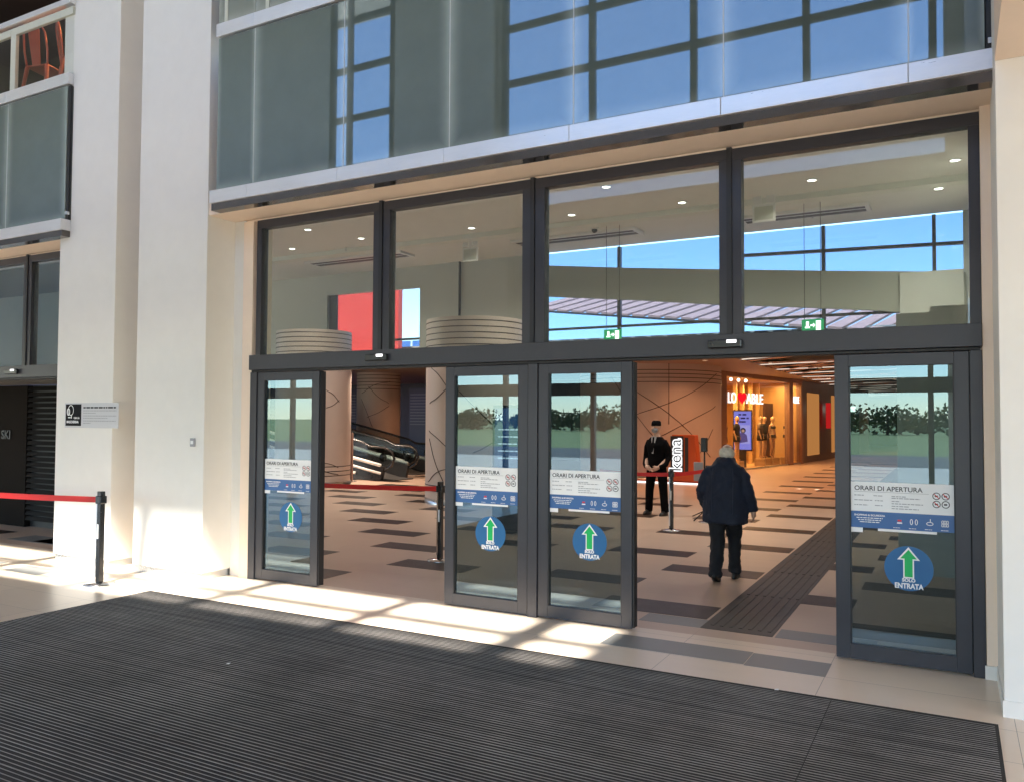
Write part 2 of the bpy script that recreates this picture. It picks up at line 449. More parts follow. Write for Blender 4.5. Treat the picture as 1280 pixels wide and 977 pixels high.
entrance('glazed_entrance', 'wide anthracite frame with four tall transom windows above the doors', -7.28, .19,
         ((-5.54,-5.32),(-3.705,-3.465),(-1.775,-1.585)), (-5.43,-1.71), ((-7.338,-7.235),(-3.625,-3.525),(.108,.188)))
entrance('glazed_entrance', 'dark entrance frame at the far left, seen beyond the pillars', -16.6, -10.05,
         ((-14.9,-14.7),(-13.35,-13.15),(-11.97,-11.78)), (-12.1,), ((-16.6,-16.5),(-10.02+.0,-9.95)))

# sliding door leaf, origin at its lower left corner
def door(label, x0):
    d = thing('sliding_door', label, 'door', (x0, 0, 0), group='glass sliding entrance doors')
    W = .95
    mb = MB()
    mb.box(0,.105,-.035,.045,.015,2.42).box(W-.10,W,-.035,.045,.015,2.42).box(.105,W-.10,-.035,.045,2.325,2.42).box(.105,W-.10,-.035,.045,.015,.13)
    mb.build('frame', M_ANTHR, d, True, bevel=.003)
    MB().box(W+.001,W+.016,-.02,.06,.02,2.415).box(.105,.115,-.030,.02,.13,2.325).box(W-.11,W-.10,-.030,.02,.13,2.325).build('gasket', M_BLACK, d, True)
    gp = MB().box(.107,W-.102,-.006,.006,.132,2.323).build('glass_pane', M_GLASS, d, True)
    # opening-hours sheet
    g0, g1, y = .110, W-.108, -.0105
    mb = MB().box(g0, g1, y, y+.003, 1.180, 1.412)
    mb.text('ORARI DI APERTURA', .052, (g0+.03, y-.001, 1.345), 1, bold=.0006)
    mb.box(g0+.03, g0+.56, y-.001, y, 1.333, 1.3355, 2)
    for k, (z, segs) in enumerate(((1.302,((.03,.10),(.17,.235),(.30,.40))),(1.288,((.30,.50),)),(1.264,((.03,.165),(.18,.24),(.30,.36))),
                                   (1.246,((.30,.52),)),(1.226,((.03,.13),(.18,.235),(.30,.42))),(1.208,((.30,.49),)))):
        for a, b in segs: bars(mb, g0+a, g0+b, z, .0065, y-.0008, 2, k*7+int(a*100))
    for i in range(2):
        for j in range(2):
            cx, cz = g0+.612+i*.062, 1.322-j*.062
            ring(mb, cx, cz, .025, .025, y-.0012, .006, 1)
            if (i, j) != (1, 1):
                mb.add([(cx-.019,y-.0016,cz+.015),(cx-.015,y-.0016,cz+.019),(cx+.019,y-.0016,cz-.015),(cx+.015,y-.0016,cz-.019)], [(0,1,2,3)], 3)
            mb.box(cx-.012,cx+.010,y-.0012,y-.0004,cz-.006,cz+.006,1)
    mb.build('opening_hours_sheet', [M_PAPER, M_INK, M_GREY, M_REDINK], gp, True)
    mb = MB().box(g0, g1, y, y+.003, 1.050, 1.1795)
    mb.text('SHOPPING & SICUREZZA', .020, (g0+.14, y-.001, 1.143), 1, 'CENTER', bold=.0005)
    for k in range(3): bars(mb, g0+.045+.012*k, g0+.235-.012*k, 1.125-.016*k, .006, y-.0008, 1, 50+k)
    for k in range(4): bars(mb, g0+.335+.11*k-.025, g0+.335+.11*k+.025, 1.062, .004, y-.0008, 1, 60+k)
    cx = g0+.355; cz = 1.115
    mb.box(cx-.014,cx+.014,y-.001,y,cz,cz+.012,2).box(cx-.018,cx+.018,y-.001,y,cz-.018,cz-.008,1)
    for sx in (-.017,.017): ring(mb, g0+.455+sx, cz, .008, .020, y-.001, .005, 1)
    ring(mb, g0+.565, cz-.006, .022, .012, y-.001, .005, 1); mb.box(g0+.566,g0+.571,y-.001,y,cz+.008,cz+.03,1)
    for sx in (-.016,0,.016):
        for sz in (-.012,.012): ring(mb, g0+.668+sx, cz+sz, .007, .011, y-.001, .005, 1)
    mb.build('blue_notice_strip', [M_BLUE, M_PAPER, M_REDINK], gp, True)
    mb = MB().box(g0+.0, g0+.09, y+.001, y+.003, 1.012, 1.049).box(g0+.2, g1-.12, y+.001, y+.003, 1.03, 1.049)
    mb.build('tape_strip', M_PAPER, gp, True)
    cx, cz = .525, .755
    mb = MB().disc((cx, y, cz), .172, 'y', 48, 0, .003)
    A = [(-.028,-.085),(.028,-.085),(.028,.055),(.058,.055),(0,.125),(-.058,.055),(-.028,.055)]
    B_ = [(-.038,-.095),(.038,-.095),(.038,.045),(.080,.045),(0,.145),(-.080,.045),(-.038,.045)]
    for poly, mi, yy in ((B_,1,y-.0006),(A,2,y-.0012)):
        mb.prism([(cx+a, cz+.02+b) for a, b in poly], 'y', yy, yy+.0005, mi)
    mb.text('SOLO', .036, (cx, y-.001, cz-.102), 1, 'CENTER', bold=.0016)
    mb.text('ENTRATA', .055, (cx, y-.001, cz-.153), 1, 'CENTER', bold=.0020, squeeze=.82)
    mb.build('arrow_sticker', [M_DBLUE, M_PAPER, M_GREEN], gp, True)
    return d
D0 = door('leftmost glass sliding door of the main entrance, beside the broad white pillar', -7.232)
for x, lb in ((-4.585,'glass sliding door left of the central post, right edge of the roped opening'),
              (-3.52,'glass sliding door right of the central post, beside the opening the old man walks through'),
              (-.848,'rightmost and nearest glass sliding door, beside the plain white pier'),
              (-11.0,'glass sliding door at far left, mostly hidden by the notice pillar')):
    copy_tree(D0, loc=(x,0,0), label=lb)

# ------------------------------------------------------------------ balconies
def balcony(label, x0, x1, seams, upper):
    p = thing('glass_balcony', label, 'balcony', ((x0+x1)/2, -.45, 4.3))
    xs = [x0]+seams+[x1]
    mb = MB()
    for a, b in zip(xs[:-1], xs[1:]): mb.box(a+.0015, b-.0015, -.56, -.405, 4.345, 4.49)
    mb.build('ledge', M_ALU, p, bevel=.003)
    MB().box(x0+.01, x1-.01, -.535, -.402, 4.263, 4.343).build('soffit_strip', M_GLOSSB, p)
    for a, b in zip(xs[:-1], xs[1:]):
        bb = b - (.07 if b == x1 else .004)
        MB().box(a+.004, bb, -.462, -.45, 4.495, 6.30).build('glass_panel', M_PANEL, p)
    for a in seams: MB().box(a-.0035, a+.0035, -.465, -.44, 4.495, 6.30).build('seam_strip', M_SEAM, p)
    MB().box(x0, x1, -.43, -.405, 4.491, 6.29).build('backing', M_BACK, p)
    mb = MB()
    for a, b in zip(xs[:-1], xs[1:]): mb.box(a+.0015, b-.0015, -.50, -.38, 6.31, 6.46)
    mb.build('rail', M_ALU, p, bevel=.003)
    if upper == 'panel':
        for a, b in zip(xs[:-1], xs[1:]):
            MB().box(a+.004, b-.004, -.462, -.45, 6.465, 8.2).build('glass_panel', M_UPPER, p)
        MB().box(x0, x1, -.40, .3, 6.465, 14.5).build('upper_wall', M_BACK, p)
        for a in (-7.4,-6.75): MB().box(a,a+.05,-.47,-.46,6.465,8.2).build('glazing_bar', M_CREAM, p)
    else:
        for a, b in zip(xs[:-1], xs[1:]):
            MB().box(a+.12, b-.004, -.442, -.43, 6.465, 7.34).build('clear_pane', M_CLEAR, p)
            mb = MB().box(a+.004, a+.125, -.455, -.41, 6.465, 7.37).box(a+.125, b-.004, -.455, -.41, 7.27, 7.37)
            mb.build('frame', M_CREAM, p)
        MB().box(x0, x1, -.50, -.39, 7.40, 7.475).build('handrail', M_ALU, p, bevel=.004)
        MB().box(x0, x1, -.405, .3, 4.49, 6.31).build('upper_wall', M_BACK, p)
    mb = MB().box(x1-.06, x1-.012, -.455, -.41, 4.50, 6.3, 0).box(x1-.05, x1-.005, -.475, -.44, 4.56, 4.60, 1)
    mb.build('end_bracket', [M_BLACK, M_CHROME], p)
    return p
balcony('long glass balcony front with aluminium ledge above the main entrance', -7.50, .29, [-6.91,-5.61,-4.285,-2.965,-1.625,-.265], 'panel')
balcony('glass balcony front at upper left with red chairs behind it', -17.0, -10.28, [-15.6,-14.3,-13.0,-11.70], 'cafe')
o = thing('entrance_wall', 'lintel wall, tinted beige for floor bounce, over the far left entrance', 'wall', (-13,0,4.2))
MB().box(-17.0,-10.5,.012,.30,4.235,4.262).build('lintel', M_PEACH, o)
MB().box(-17.0,-10.5,-.40,.30,4.263,4.47).build('soffit', M_PEACH, o)

# ------------------------------------------------------------------ cafe upstairs at left
M_CHAIR = mat('red_metal', (.42,.10,.06), .35, metal=.2, var=.1)
def cafe_chair(label, loc, rot):
    c = thing('bar_chair', label, 'chair', loc, rot, 'red metal cafe chairs upstairs')
    # seat, back hoop with a central splat, tapered sheet legs
    MB().box(-.19,.19,-.19,.19,.625,.65).build('seat', M_CHAIR, c, True, bevel=.015)
    hoop = [(-.18,.17,.64),(-.20,.20,.85),(-.185,.235,1.08),(-.14,.25,1.16),(0,.255,1.185),(.14,.25,1.16),(.185,.235,1.08),(.20,.20,.85),(.18,.17,.64)]
    MB().tube(hoop, .014, 8).build('back_frame', M_CHAIR, c, True)
    MB().add([(-.07,.175,.645),(.07,.175,.645),(.10,.252,1.18),(-.10,.252,1.18),(-.07,.183,.645),(.07,.183,.645),(.10,.260,1.18),(-.10,.260,1.18)],
             [(0,1,2,3),(7,6,5,4),(0,4,5,1),(1,5,6,2),(2,6,7,3),(3,7,4,0)]).build('back_splat', M_CHAIR, c, True)
    for sx in (-1,1):
        for sy in (-1,1):
            MB().tube([(sx*.17,sy*.17,.63),(sx*.24,sy*.24,0)], [.03,.016], 8).build('leg', M_CHAIR, c, True)
    return c
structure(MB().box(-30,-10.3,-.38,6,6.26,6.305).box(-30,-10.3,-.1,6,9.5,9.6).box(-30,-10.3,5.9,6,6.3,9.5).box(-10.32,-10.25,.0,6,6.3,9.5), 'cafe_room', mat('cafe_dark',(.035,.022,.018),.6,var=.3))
c0 = cafe_chair('red metal chair upstairs, left of two behind the glass rail', (-11.62,.02,6.305), PI+.25)
copy_tree(c0, loc=(-11.05,.10,6.305), rot=PI-.5, label='red metal chair upstairs, right of two, partly behind the pillar')
t = thing('cafe_table', 'pale edged cafe table behind the upstairs glass rail', 'table', (-12.3,.6,6.305))
MB().box(-12.9,-11.75,.35,.95,6.97,7.0).build('table_top', mat('table_wood',(.5,.38,.2),.4), t, bevel=.006)
MB().tube([(-12.3,.65,6.31),(-12.3,.65,6.97)], .035, 10).build('leg', M_POST, t)
M_NEON = emit('neon_orange', (1,.25,.05), 5)
for k, (x, y, z) in enumerate(((-11.75,.9,8.05),(-11.2,.7,7.95),(-10.95,.5,7.9))):
    lp = thing('pendant_lamp', ['glowing orange filament lamp hanging above the left red chair','glowing orange filament lamp hanging between the red chairs','glowing orange filament lamp hanging next to the pillar upstairs'][k], 'lamp', (x,y,z), group='orange filament lamps in the upstairs cafe')
    MB().tube([(x+.13*math.sin(a)*math.sin(a*.5), y, z-.22*math.cos(a)) for a in [PI*2*i/20 for i in range(21)]], .007, 6).build('filament', M_NEON, lp)
    MB().tube([(x,y,z-.2),(x,y,9.5)], .006, 6).build('cord', M_POST, lp)
    ld = bpy.data.lights.new('cafe_glow','POINT'); ld.energy = 7; ld.color = (1,.4,.15); ld.shadow_soft_size = .1
    lo = bpy.data.objects.new('cafe_glow', ld); COL.objects.link(lo); lo.parent = lp; lo.location = (0,.1,.05)

# ------------------------------------------------------------------ hall behind the doors
mb = MB().box(-30, .4, .301, 11.5, 6.1, 6.2)
structure(mb, 'hall_ceiling', M_CEIL)
structure(MB().box(-30,.4,8.72,9.02,5.99,6.099), 'ceiling_drop', mat('ceiling_band',(.80,.82,.77),.7,var=.02))
structure(MB().box(.4,.6,.30,75,0,6.2), 'hall_side_wall', M_HALLW)
# upper wall with the clerestory openings, carried on the columns
mb = MB()
def wallrect(x0,x1,z0,z1): mb.box(x0,x1,11.5,11.75,z0,z1)
wallrect(-30,.4,3.45,3.82); wallrect(-30,-16.45,3.82,6.1); wallrect(-16.45,-13.0,5.57,6.1); wallrect(-13.0,-9.75,3.82,6.1)
wallrect(-16.6+.0,-16.45,3.82,3.83)
wallrect(.2,.4,3.82,6.1); mb.box(-.95,.2,11.32,11.39,3.46,4.9)
o = mb.build('clerestory_wall', M_HALLW); tag(o, 'pale green upper wall of the hall with clerestory openings', 'wall')
# long clerestory window with mullions and a curved fascia
M_SKYGL = glass('blue_solar_glass', (.48,.57,.70), 1.5, dirt_haze=0)
M_DARKF = mat('dark_window_frame', (.035,.035,.04), .45)
w = thing('clerestory_window', 'long clerestory window band high across the hall showing blue sky', 'window', (-4.7,11.5,4.9))
MB().box(-9.74,.24,11.60,11.61,3.83,6.09).build('pane', M_SKYGL, w)
mb = MB()
for x in (-7.15,-4.45,-2.45,-.32): mb.box(x-.035,x+.035,11.53,11.66,3.83,6.09)
mb.box(-9.74,.24,11.535,11.655,4.12,4.17)
mb.prism([(-4.4,5.58),(.24,5.44),(.24,5.50),(-4.4,5.64)],'y',11.535,11.655)
mb.build('window_frame', M_DARKF, w)
mb = MB()
top = [(-9.74,5.82),(-9.1,5.77),(-6.76,5.51),(-4.74,5.31),(-2.26,5.07),(-.36,4.90),(.24,4.84)]; bot = [(.24,3.93),(-1.39,4.17),(-2.9,4.33),(-4.71,4.50),(-6.76,4.74),(-9.1,4.98),(-9.74,5.05)]
mb.prism(top+bot,'y',11.40,11.50)
mb.build('curved_fascia', mat('fascia_paint',(.36,.38,.34),.65,var=.03), w)
# slatted canopy outdoors beyond the clerestory
M_WOOD = mat('slat_wood', (.52,.28,.23), .6, var=.25, scale=4, stretch=(1,6,6))
cn = thing('slatted_canopy', 'reddish timber slatted canopy outside beyond the clerestory window', 'canopy', (-5,16,5))
for k in range(29):
    x = -11+.46*k
    za, zb = 4.72-.115*(x+7.8), 6.7-.15*(x+7.8)
    MB().add([(x,14.2,za),(x+.34,14.2,za-.04),(x+1.5,22,zb),(x+1.16,22,zb),(x,14.2,za+.06),(x+.34,14.2,za+.02),(x+1.5,22,zb+.06),(x+1.16,22,zb+.06)],
             [(3,2,1,0),(4,5,6,7),(0,1,5,4),(1,2,6,5),(2,3,7,6),(3,0,4,7)]).build('slat', M_WOOD, cn)
MB().add([(-11,14.1,5.04),(2.4,14.1,3.48),(2.4,14.19,3.48),(-11,14.19,5.04),(-11,14.1,5.09),(2.4,14.1,3.53),(2.4,14.19,3.53),(-11,14.19,5.09)],
         [(3,2,1,0),(4,5,6,7),(0,1,5,4),(1,2,6,5),(2,3,7,6),(3,0,4,7)]).build('edge_beam', M_DARKF, cn)
# second opening with the red board
w = thing('clerestory_window', 'smaller clerestory window at left with a red board and blue sky', 'window', (-14.7,11.5,4.6))
MB().box(-16.35,-13.0,11.62,11.63,3.83,5.56).build('pane', glass('pale_blue_glass',(.72,.74,.78),1.5,dirt_haze=0), w)
mb = MB().box(-16.44,-16.30,11.46,11.60,3.83,5.60,0).box(-16.30,-13.0,11.46,11.60,5.50,5.56,0)
mb.box(-16.30,-16.0,11.55,11.60,3.83,5.5,1).box(-14.58,-14.40,11.50,11.7,3.83,5.5,1).box(-14.58,-13.0,11.55,11.6,4.06,4.12,1)
mb.build('window_frame', [M_HALLW, M_DARKF], w)
o = MB().box(-18.5,-15.2,13.5,13.7,3.76,6.4).build('red_board', mat('red_panel',(.62,.05,.04),.5,var=.08)); tag(o, 'large plain red board behind the left clerestory window', 'board')
bl = thing('office_building', 'blue glass building far outside behind the left clerestory window', 'building', (-40,60,0))
MB().box(-72,-46.7,60,80,-.1,9.6).build('wall', mat('blue_cladding',(.05,.14,.42),.4,var=.1), bl)
mb = MB()
for x in range(-72,-47,2): mb.box(x,x+.2,59.9,60,0,9.6)
mb.box(-72,-46.7,59.85,59.899,7.6,7.9)
mb.build('cladding_bar', mat('cladding_pale',(.5,.6,.75),.4), bl)
# vertical cable duct on the wall
o = MB().box(-12.02,-11.70,11.44,11.50,3.46,6.1,0).box(-11.69,-11.66,11.43,11.50,3.46,6.1,1).build('cable_duct', [M_HALLW, M_BLACK]); tag(o, 'vertical pale cable duct with dark edge on the hall wall', 'duct')

# ceiling fixtures
M_LAMP = emit('lamp_glow', (1,.93,.82), 2.5)
spots = [(-12.7,6.7),(-14.5,8.1),(-12.2,7.95),(-6.9,8.2),(-5.5,6.62),(-4.6,8.3),(-2.15,7.9),(-.2,9.5),(.06,7.8),(-9.35,8.25)]
sp0 = None
for x, y in spots:
    z = 6.099
    if sp0 is None:
        sp0 = thing('ceiling_light', 'small round recessed downlight glowing in the hall ceiling', 'ceiling light', (x,y,z), group='downlights in the hall ceiling')
        MB().lathe([(.075,-.001),(.10,-.001),(.10,-.014),(.08,-.018),(.075,-.001)], n=24).build('trim_ring', M_PAPER, sp0, True)
        MB().disc((0,0,-.006), .074, 'z', 20, 0, .003).build('lens', M_LAMP, sp0, True)
        ld = bpy.data.lights.new('downlight','AREA'); ld.shape='DISK'; ld.size=.14; ld.energy=11; ld.color=(1,.90,.78); ld.spread = math.radians(150)
        lo = bpy.data.objects.new('downlight', ld); COL.objects.link(lo); lo.parent = sp0; lo.location=(0,0,-.03)
    else: copy_tree(sp0, loc=(x,y,z))
def diffuser(label, x0, x1, y):
    d = thing('air_diffuser', label, 'air vent', ((x0+x1)/2,y,6.1), group='slot air diffusers in the hall ceiling')
    MB().box(x0,x1,y-.30,y-.20,6.04,6.098).box(x0,x1,y-.02,y+.06,6.05,6.098).box(x0,x1,y+.24,y+.32,6.04,6.098).box(x0,x0+.08,y-.199,y+.239,6.04,6.098).box(x1-.08,x1,y-.199,y+.239,6.04,6.098).build('frame', M_PAPER, d)
    MB().box(x0+.08,x1-.08,y-.199,y-.021,6.046,6.098).box(x0+.08,x1-.08,y+.061,y+.239,6.046,6.098).build('slot', M_BLACK, d)
diffuser('slot air diffuser in the hall ceiling above the left transom', -15.4, -12.2, 9.8)
diffuser('slot air diffuser in the hall ceiling, middle one left of the round camera', -9.2, -6.1, 10.05)
diffuser('slot air diffuser in the hall ceiling beside the right square detector panel', -3.9, -1.4, 10.2)
for lb, x, y in (('square white panel hanging below the ceiling behind the second transom', -10.05,9.35),('square white panel hanging below the ceiling behind the rightmost transom', -3.1,8.55)):
    d = thing('hanging_panel', lb, 'panel', (x,y,5.9), group='square white hanging panels')
    MB().box(x-.21,x+.21,y-.02,y+.02,5.60,5.93).build('board', M_PAPER, d, bevel=.01)
    MB().box(x-.17,x+.17,y-.024,y-.021,5.64,5.89).build('face', mat('panel_face',(.55,.57,.50),.5), d)
    MB().box(x-.2,x-.05,y-.015,y+.015,5.955,6.09).box(x+.05,x+.2,y-.015,y+.015,5.955,6.09).build('bracket', M_PAPER, d)
d = thing('security_camera', 'small white dome camera on the hall ceiling near the air diffuser', 'camera', (-6.85,9.0,6.1))
MB().lathe([(0,-.001),(.09,-.001),(.09,-.07),(.075,-.09),(0,-.09)], (-6.85,9.3,6.1)).build('housing', M_PAPER, d)
MB().ball((-6.85,9.3,6.0), .065, n=10).build('dome', M_POST, d)
for lb, x, y in (('tiny hanging sprinkler above the left transom', -13.2,8.6),('tiny hanging sprinkler near the first white panel', -8.2,8.5),('tiny hanging sprinkler by the right air diffuser', -2.5,10.4)):
    s_ = thing('sprinkler', lb, 'sprinkler', (x,y,6.1), group='ceiling sprinklers')
    MB().tube([(x,y,6.1),(x,y,6.02)], .014, 8).build('pipe', M_STEEL, s_)
    MB().lathe([(0,0),(.03,0),(.03,.008),(0,.008)], (x,y,6.01), 12).build('deflector', M_STEEL, s_)
M_EXIT = emit('exit_green', (.01,.17,.06), .55)
M_EXITW = emit('exit_white', (.8,1,.85), .7)
for lb, x in (('green exit sign hanging before the left clerestory mullion', -6.5),('green exit sign hanging in front of the rightmost transom view', -2.38)):
    e = thing('exit_sign', lb, 'exit sign', (x,9.5,3.7), group='hanging green exit signs')
    MB().box(x-.20,x+.20,9.48,9.52,3.60,3.83).build('sign_box', M_EXIT, e)
    mb = MB().box(x-.12,x-.07,9.474,9.479,3.70,3.79).box(x-.14,x-.05,9.474,9.479,3.66,3.69).box(x+.06,x+.15,9.474,9.479,3.62,3.80)
    mb.prism([(x-.04,3.70),(x+.01,3.70),(x+.01,3.67),(x+.05,3.715),(x+.01,3.76),(x+.01,3.73),(x-.04,3.73)],'y',9.474,9.479)
    mb.build('pictogram', M_EXITW, e)
    MB().tube([(x-.15,9.5,3.83),(x-.15,9.5,6.1)], .006, 6).tube([(x+.15,9.5,3.83),(x+.15,9.5,6.1)], .006, 6).build('hanger', M_BLACK, e)

# white partition inside the right door with push bars
p = thing('partition', 'pale wall panel with steel push bars seen through the rightmost door', 'partition', (-.1,4.2,0))
MB().box(-.66,-.25,4.8,5.0,0,3.3).box(-.25,.40,4.2,4.4,0,3.3).build('wall_panel', M_HALLW, p)
MB().tube([(-.22,4.12,.95),(.05,4.12,.95)], .02, 8).tube([(-.02,4.18,.85),(-.02,4.12,1.05)], .03, 8).tube([(.14,4.12,.95),(.38,4.12,.95)], .02, 8).build('push_bar', M_STEEL, p)

# ------------------------------------------------------------------ columns with line drawings
def column(label, cx, cy, r, h, rings_z, lines, base=True):
    c = thing('column' if r < 1.6 else 'round_wall', label, 'column' if r < 1.6 else 'wall', (cx,cy,0))
    MB().lathe([(r,0),(r,h)], (cx,cy,0), 64).build('shaft', M_COLUMN, c)
    mb = MB()
    for z in rings_z: mb.lathe([(r+.001,z-.011),(r+.005,z-.011),(r+.005,z+.011),(r+.001,z+.011)], (cx,cy,0), 64)
    mb.build('ring_joint', M_LINE, c)
    mb = MB()
    for k, (a0, z0, a1, z1) in enumerate(lines):
        pts = []; bow = (.10,-.09,.06,-.05)[k % 4]*min(1, abs(z1-z0)+abs(a1-a0)*.5)
        for i in range(-3, 28):                       # drawn on past both ends
            t = i/24
            a = a0+(a1-a0)*t; z = z0+(z1-z0)*t+bow*math.sin(PI*min(1,max(0,t)))
            if .2 < z < h-.05: pts.append((cx+(r+.003)*math.cos(a), cy+(r+.003)*math.sin(a), z))
        if len(pts) > 1: mb.tube(pts, .010, 5)
    mb.build('drawn_line', M_LINE, c)
    if base: MB().lathe([(r+.012,0),(r+.012,.12),(r,.12)], (cx,cy,0), 64).build('skirting', M_STEEL, c)
    return c
RZ = lambda a: [a+.13*k for k in range(8)]
column('thick column with thin curved lines just left of the central doors', -9.62, 8.9, 1.12, 4.1, [.30,.42]+RZ(3.1), [(-2.052,2.98,-1.599,2.56),(-2.074,2.25,-1.628,2.52),(-2.098,1.58,-1.627,1.29),(-2.094,1.35,-1.72,.6),(-2.117,.52,-1.622,.79),(-1.323,2.45,.089,1.14),(-.928,1.22,.083,1.68)])
column('thick column with curved lines at the left of the roped opening', -16.0, 10.6, 1.05, 4.3, [.30,.42,.55]+RZ(3.3), [(-.474,2.61,-.159,2.35),(-.468,2.17,-.159,2.35),(-.549,.66,-.175,.54),(-.546,.44,-.172,.34)])
column('far column with lilac light rising behind the escalators', -19.9, 18.6, .85, 4.0, RZ(3.0), [(-1.625,2.87,-.525,3.24),(-1.305,3.02,-.535,2.5),(-1.719,2.5,-1.233,1.64),(-1.353,1.94,-.532,2.29)])
column('broad round wall with crossing dark lines beside the lit shop', -9.05, 19.4, 2.35, 3.9, [3.05,3.18,3.3,3.42], [(-1.391,2.7,-.429,.93),(-1.37,2.08,-.257,3.22),(-1.035,1.44,-.26,2.22),(-.626,.64,-.283,1.48),(-.991,3.45,-.992,1.93),(-1.705,2.99,-1.057,.99)])

# lower hall ceilings
structure(MB().box(-40,-5.4,11.75,75,3.62,3.75), 'mall_ceiling', mat('mall_ceiling_paint',(.36,.27,.21),.6,var=.05))
structure(MB().box(-40,.4,14.6,75,4.16,4.2), 'bounce_roof', M_PAVE)  # pale sheet added to bounce sunlight up onto the canopy slats
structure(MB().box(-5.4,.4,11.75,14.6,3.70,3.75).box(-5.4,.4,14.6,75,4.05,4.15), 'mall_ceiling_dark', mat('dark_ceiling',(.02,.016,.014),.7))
M_LLINE = emit('warm_line', (1,.80,.66), .22)
M_SLATL = mat('pale_slat', (.80,.52,.42), .5, var=.15, scale=1)
cb = thing('ceiling_baffles', 'reddish slatted baffle ceiling running across the mall corridor', 'ceiling baffles', (-3,30,3.7))
r_ = random.Random(3)
for k in range(52):
    y = 13.2+.9*k + r_.uniform(-.15,.15); dy = max(r_.choice((-11,-8,-6,-4,-2,-.5)), 12.1-y)
    v = []; w_ = .10 if k % 3 == 1 else .22
    for zz in (3.62,3.645):
        v += [(-5.5,y,zz),(.4,y+dy,zz),(.4,y+dy+w_,zz),(-5.5,y+w_,zz)]
    MB().add(v, [(3,2,1,0),(4,5,6,7),(0,1,5,4),(1,2,6,5),(2,3,7,6),(3,0,4,7)]).build('light_line' if k % 3 == 1 else 'slat', M_LLINE if k % 3 == 1 else M_SLATL, cb)
M_LAMPW = emit('lamp_warm', (1,.75,.5), 2)
ms = [(-4.6,14.5),(-2.6,16.5),(-4.9,18.5),(-1.5,20.5),(-3.9,21.5),(-4.9,24),(-3.3,26.5),(-4.6,29),(-2.2,31),(-4.3,37),(-3.2,45)]
ml = [(-17.0,11.98),(-15.2,11.98),(-16.6,18.0)]
mp0 = None
for i, (x, y) in enumerate(ms+ml+[(-6.4,16.6),(-8.0,13.5),(-12,14.5)]):
    z = 3.60
    lb = 'warm downlight between the slats of the corridor ceiling' if i < len(ms) else ('warm downlight in the low ceiling above the escalators' if i < len(ms)+3 else 'warm downlight in the plain ceiling before the round wall')
    if mp0 is None:
        mp0 = thing('ceiling_light', lb, 'ceiling light', (x,y,z), group='warm downlights in the mall')
        MB().lathe([(.06,0),(.085,0),(.085,.03),(.06,.03)], n=20).build('trim_ring', M_PAPER, mp0, True)
        MB().disc((0,0,.008), .06, 'z', 16, 0, .004).build('lens', M_LAMPW, mp0, True)
        ld = bpy.data.lights.new('mall_downlight','AREA'); ld.shape='DISK'; ld.size=.12; ld.energy=7.5; ld.color=(1,.47,.22); ld.spread=math.radians(140)
        lo = bpy.data.objects.new('mall_downlight', ld); COL.objects.link(lo); lo.parent = mp0; lo.location=(0,0,-.02)
    else:
        c = copy_tree(mp0, loc=(x,y,z), label=lb)
        if len(ms) <= i < len(ms)+2:
            for ch in c.children:
                if ch.type == 'LIGHT': ch.data = ch.data.copy(); ch.data.energy = 26; ch.data.color = (1,.78,.6)

# ------------------------------------------------------------------ lingerie shop
A2 = Vector((-7.25,22.5)); B2 = Vector((-6.13,28.6)); C2 = Vector((-5.85,30.1))
u2 = (B2-A2).normalized(); n2 = Vector((-u2.y,u2.x))      # n2 points into the shop (left)
def shp(s, d, z): q = A2+u2*s+n2*d; return (q.x,q.y,z)
def sbox(mb, s0, s1, d0, d1, z0, z1, m=0):
    v = [shp(s0,d0,z0),shp(s1,d0,z0),shp(s1,d1,z0),shp(s0,d1,z0),shp(s0,d0,z1),shp(s1,d0,z1),shp(s1,d1,z1),shp(s0,d1,z1)]
    return mb.add(v, [(0,3,2,1),(4,5,6,7),(0,1,5,4),(1,2,6,5),(2,3,7,6),(3,0,4,7)], m)
M_SHOPW = mat('shop_wall', (.62,.40,.18), .5, var=.06)
M_SHOPF = mat('shop_frame', (.28,.15,.10), .4, var=.1)
sh = thing('shop_front', 'glowing orange lingerie shop front with glass windows and lettering', 'shop', (-6.9,24.5,0))
LEN = (C2-A2).length
mb = MB(); sbox(mb, 0,LEN, 4.4,4.5, 0,3.6); sbox(mb, 0,.06, .0,4.4, 0,3.6); sbox(mb, LEN-.06,LEN, .05,4.4,0,3.6); sbox(mb,0,LEN,.05,4.4,3.52,3.6); sbox(mb,0.06,LEN-.06,.05,4.4,.0,.02); mb.build('wall', M_SHOPW, sh)
mb = MB(); sbox(mb,-.45,0,-.04,.35,0,3.62); sbox(mb,6.2,6.62,-.06,.16,0,3.62); sbox(mb,LEN-.12,LEN+.1,-.06,.16,0,3.62); sbox(mb,0,LEN,-.05,.12,3.46,3.62); mb.build('frame', M_SHOPF, sh)
mb = MB(); sbox(mb,0,6.2,0,.012,.06,3.46); mb.build('window_pane', M_CLEAR, sh)
mb = MB(); sbox(mb,6.62,LEN-.12,0,.012,.06,3.46); mb.build('window_pane', M_CLEAR, sh)
mb = MB(); sbox(mb,0,LEN-.12,-.02,.03,.0,.06); mb.build('sill', M_STEEL, sh)
mb = MB()
for s0 in (3.4,4.6,5.3,6.2,7.0): sbox(mb, s0, s0+.12, 1.6, 1.75, .02, 3.5)
mb.build('partition_fin', mat('shop_fin',(.75,.50,.22),.4), sh)
mb = MB(); sbox(mb, 6.7, 7.6, 1.2, 1.3, .02, 2.6); mb.build('curtain', mat('shop_curtain',(.06,.025,.02),.8), sh)
MT = Matrix(((u2.x,0,0),(u2.y,0,0),(0,0,1))).to_3x3()
